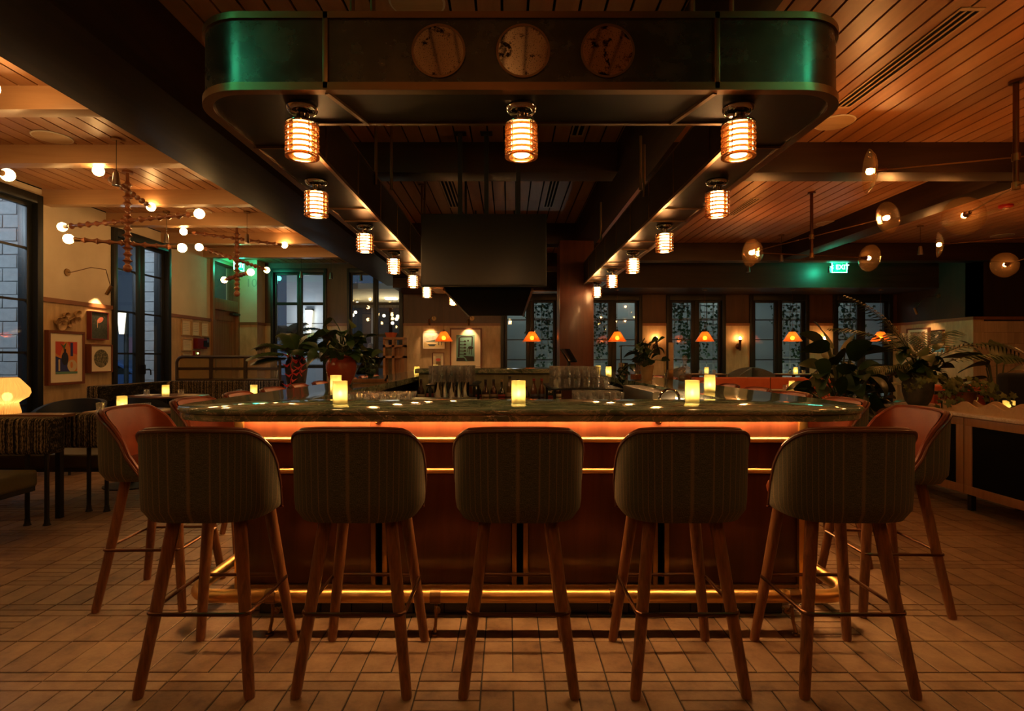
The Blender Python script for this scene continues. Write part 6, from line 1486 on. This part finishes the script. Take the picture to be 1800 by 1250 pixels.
# garden side: pale wall, trellis with climbing plants
b = MB(); b.box(-1.5, 12, 17.0, 17.2, -.14, 5.5); tag(b.build('garden_wall', M('garden_white', (.42, .46, .44), .85, bmp=.1), smooth=False), kind='structure')
m_trel = M('trellis_white', (.50, .54, .50), .7)
def trellis(label, x0, x1, y=14.7, z1=3.1):
    t = thing('trellis', label, 'trellis', ((x0+x1)/2, y, -.14), 0, 'garden trellises'); x = x0
    while x <= x1+.001: q = MB(); q.box(x-.012, x+.012, y, y+.02, -.14, z1); q.build('upright', m_trel, t); x += .17
    z = .1
    while z < z1: q = MB(); q.box(x0, x1, y-.02, y, z-.012, z+.012); q.build('slat', m_trel, t); z += .17
def vine(label, x0, x1, y, z0, z1, n, seed):
    r_ = random.Random(seed); q = MB(); cl = [(r_.uniform(x0, x1), r_.uniform(z0, z1), r_.uniform(.12, .35)) for _ in range(26)]
    for _ in range(n):
        cxx, cz, rr = cl[r_.randrange(26)]; ivy_leaf(q, (cxx+r_.gauss(0, rr*.5), y+r_.uniform(-.12, .02), cz+r_.gauss(0, rr)), (r_.uniform(-.8, .8), -1, r_.uniform(-.2, .9)), r_.uniform(.03, .065), r_.uniform(0, 6.28))
    o = q.build('climbing_ivy', m_ivy, smooth=False); tag(o, label, 'ivy', kind='stuff')
for k, (x0, x1) in enumerate(((.55, 1.35), (1.95, 2.75), (4.05, 5.55), (7.1, 7.95), (8.35, 9.2))):
    trellis('white garden trellis seen through '+['the window beside the art wall', 'the window behind the taps', 'the third window', 'the fourth window', 'the last window'][k], x0, x1)
    vine('dark climbing leaves on the trellis behind '+['the window beside the art wall', 'the window behind the taps', 'the third window', 'the fourth window', 'the last window'][k], x0-.1, x1+.1, 14.66, .8 if k != 4 else 1.6, 3.1, 420 if k != 2 else 750, k)
for k, x in enumerate((.3, 3.6, 6.4, 9.6)):  # fill lamps added to light the garden wall
    t = thing('garden_fill_lamp', 'added round white fill lamp on the garden wall, %s along' % ordn[k], 'lamp', (x, 16.98, 3.1)); q = MB(); q.lathe([(0, 0), (.12, 0), (.11, .05), (0, .08)], 18, (x, 17.0, 3.3), (0, -1, 0)); q.build('diffuser', emis('garden_fill_glow_%d' % k, (.85, .95, 1), 3), t)
    l = bpy.data.lights.new('glow', 'POINT'); l.energy = 3; l.color = (.85, 1, .92); l.shadow_soft_size = .1; o = obj('glow', l, t); o.location = (0, -.8, .2)
for k, x in enumerate((.9, 2.4, 4.8, 7.5, 8.8)):  # ground lamps added to brighten the ivy from the front
    t = thing('ivy_fill_uplight', 'added ground fill light under the garden trellis, %s along' % ordn[k], 'lamp', (x, 14.15, -.14)); q = MB(); q.lathe([(0, 0), (.06, 0), (.07, .1), (.05, .1), (0, .08)], 16, (x, 14.15, -.14)); q.build('housing', m_black, t)
    l = bpy.data.lights.new('glow', 'POINT'); l.energy = 4; l.color = (.85, 1, .85); l.shadow_soft_size = .05; o = obj('glow', l, t); o.location = (0, 0, .2)
# out-of-view lamps added on the street side to light the painted brick
for k, (x, y) in enumerate(((-8.0, 6.9), (-8.6, 11.2))):
    t = thing('brick_fill_lamp', 'added unseen fill lamp on a pole outside %s' % ['the near french window', 'the far french window'][k], 'lamp', (x-.6, y-1.6, -.14)); q = MB(); q.tube([(x-.6, y-1.6, -.14), (x-.6, y-1.6, 3.6)], .05, 10); q.build('pole', m_black, t); q = MB(); q.ball((x-.6, y-1.6, 3.7), .14, 14, 10); q.build('globe', emis('brick_fill_glow_%d' % k, COOL, 12), t)
    l = bpy.data.lights.new('glow', 'POINT'); l.energy = 75; l.color = (.75, .86, 1); l.shadow_soft_size = .15; o = obj('glow', l, t); o.location = (0, 0, 4.2)
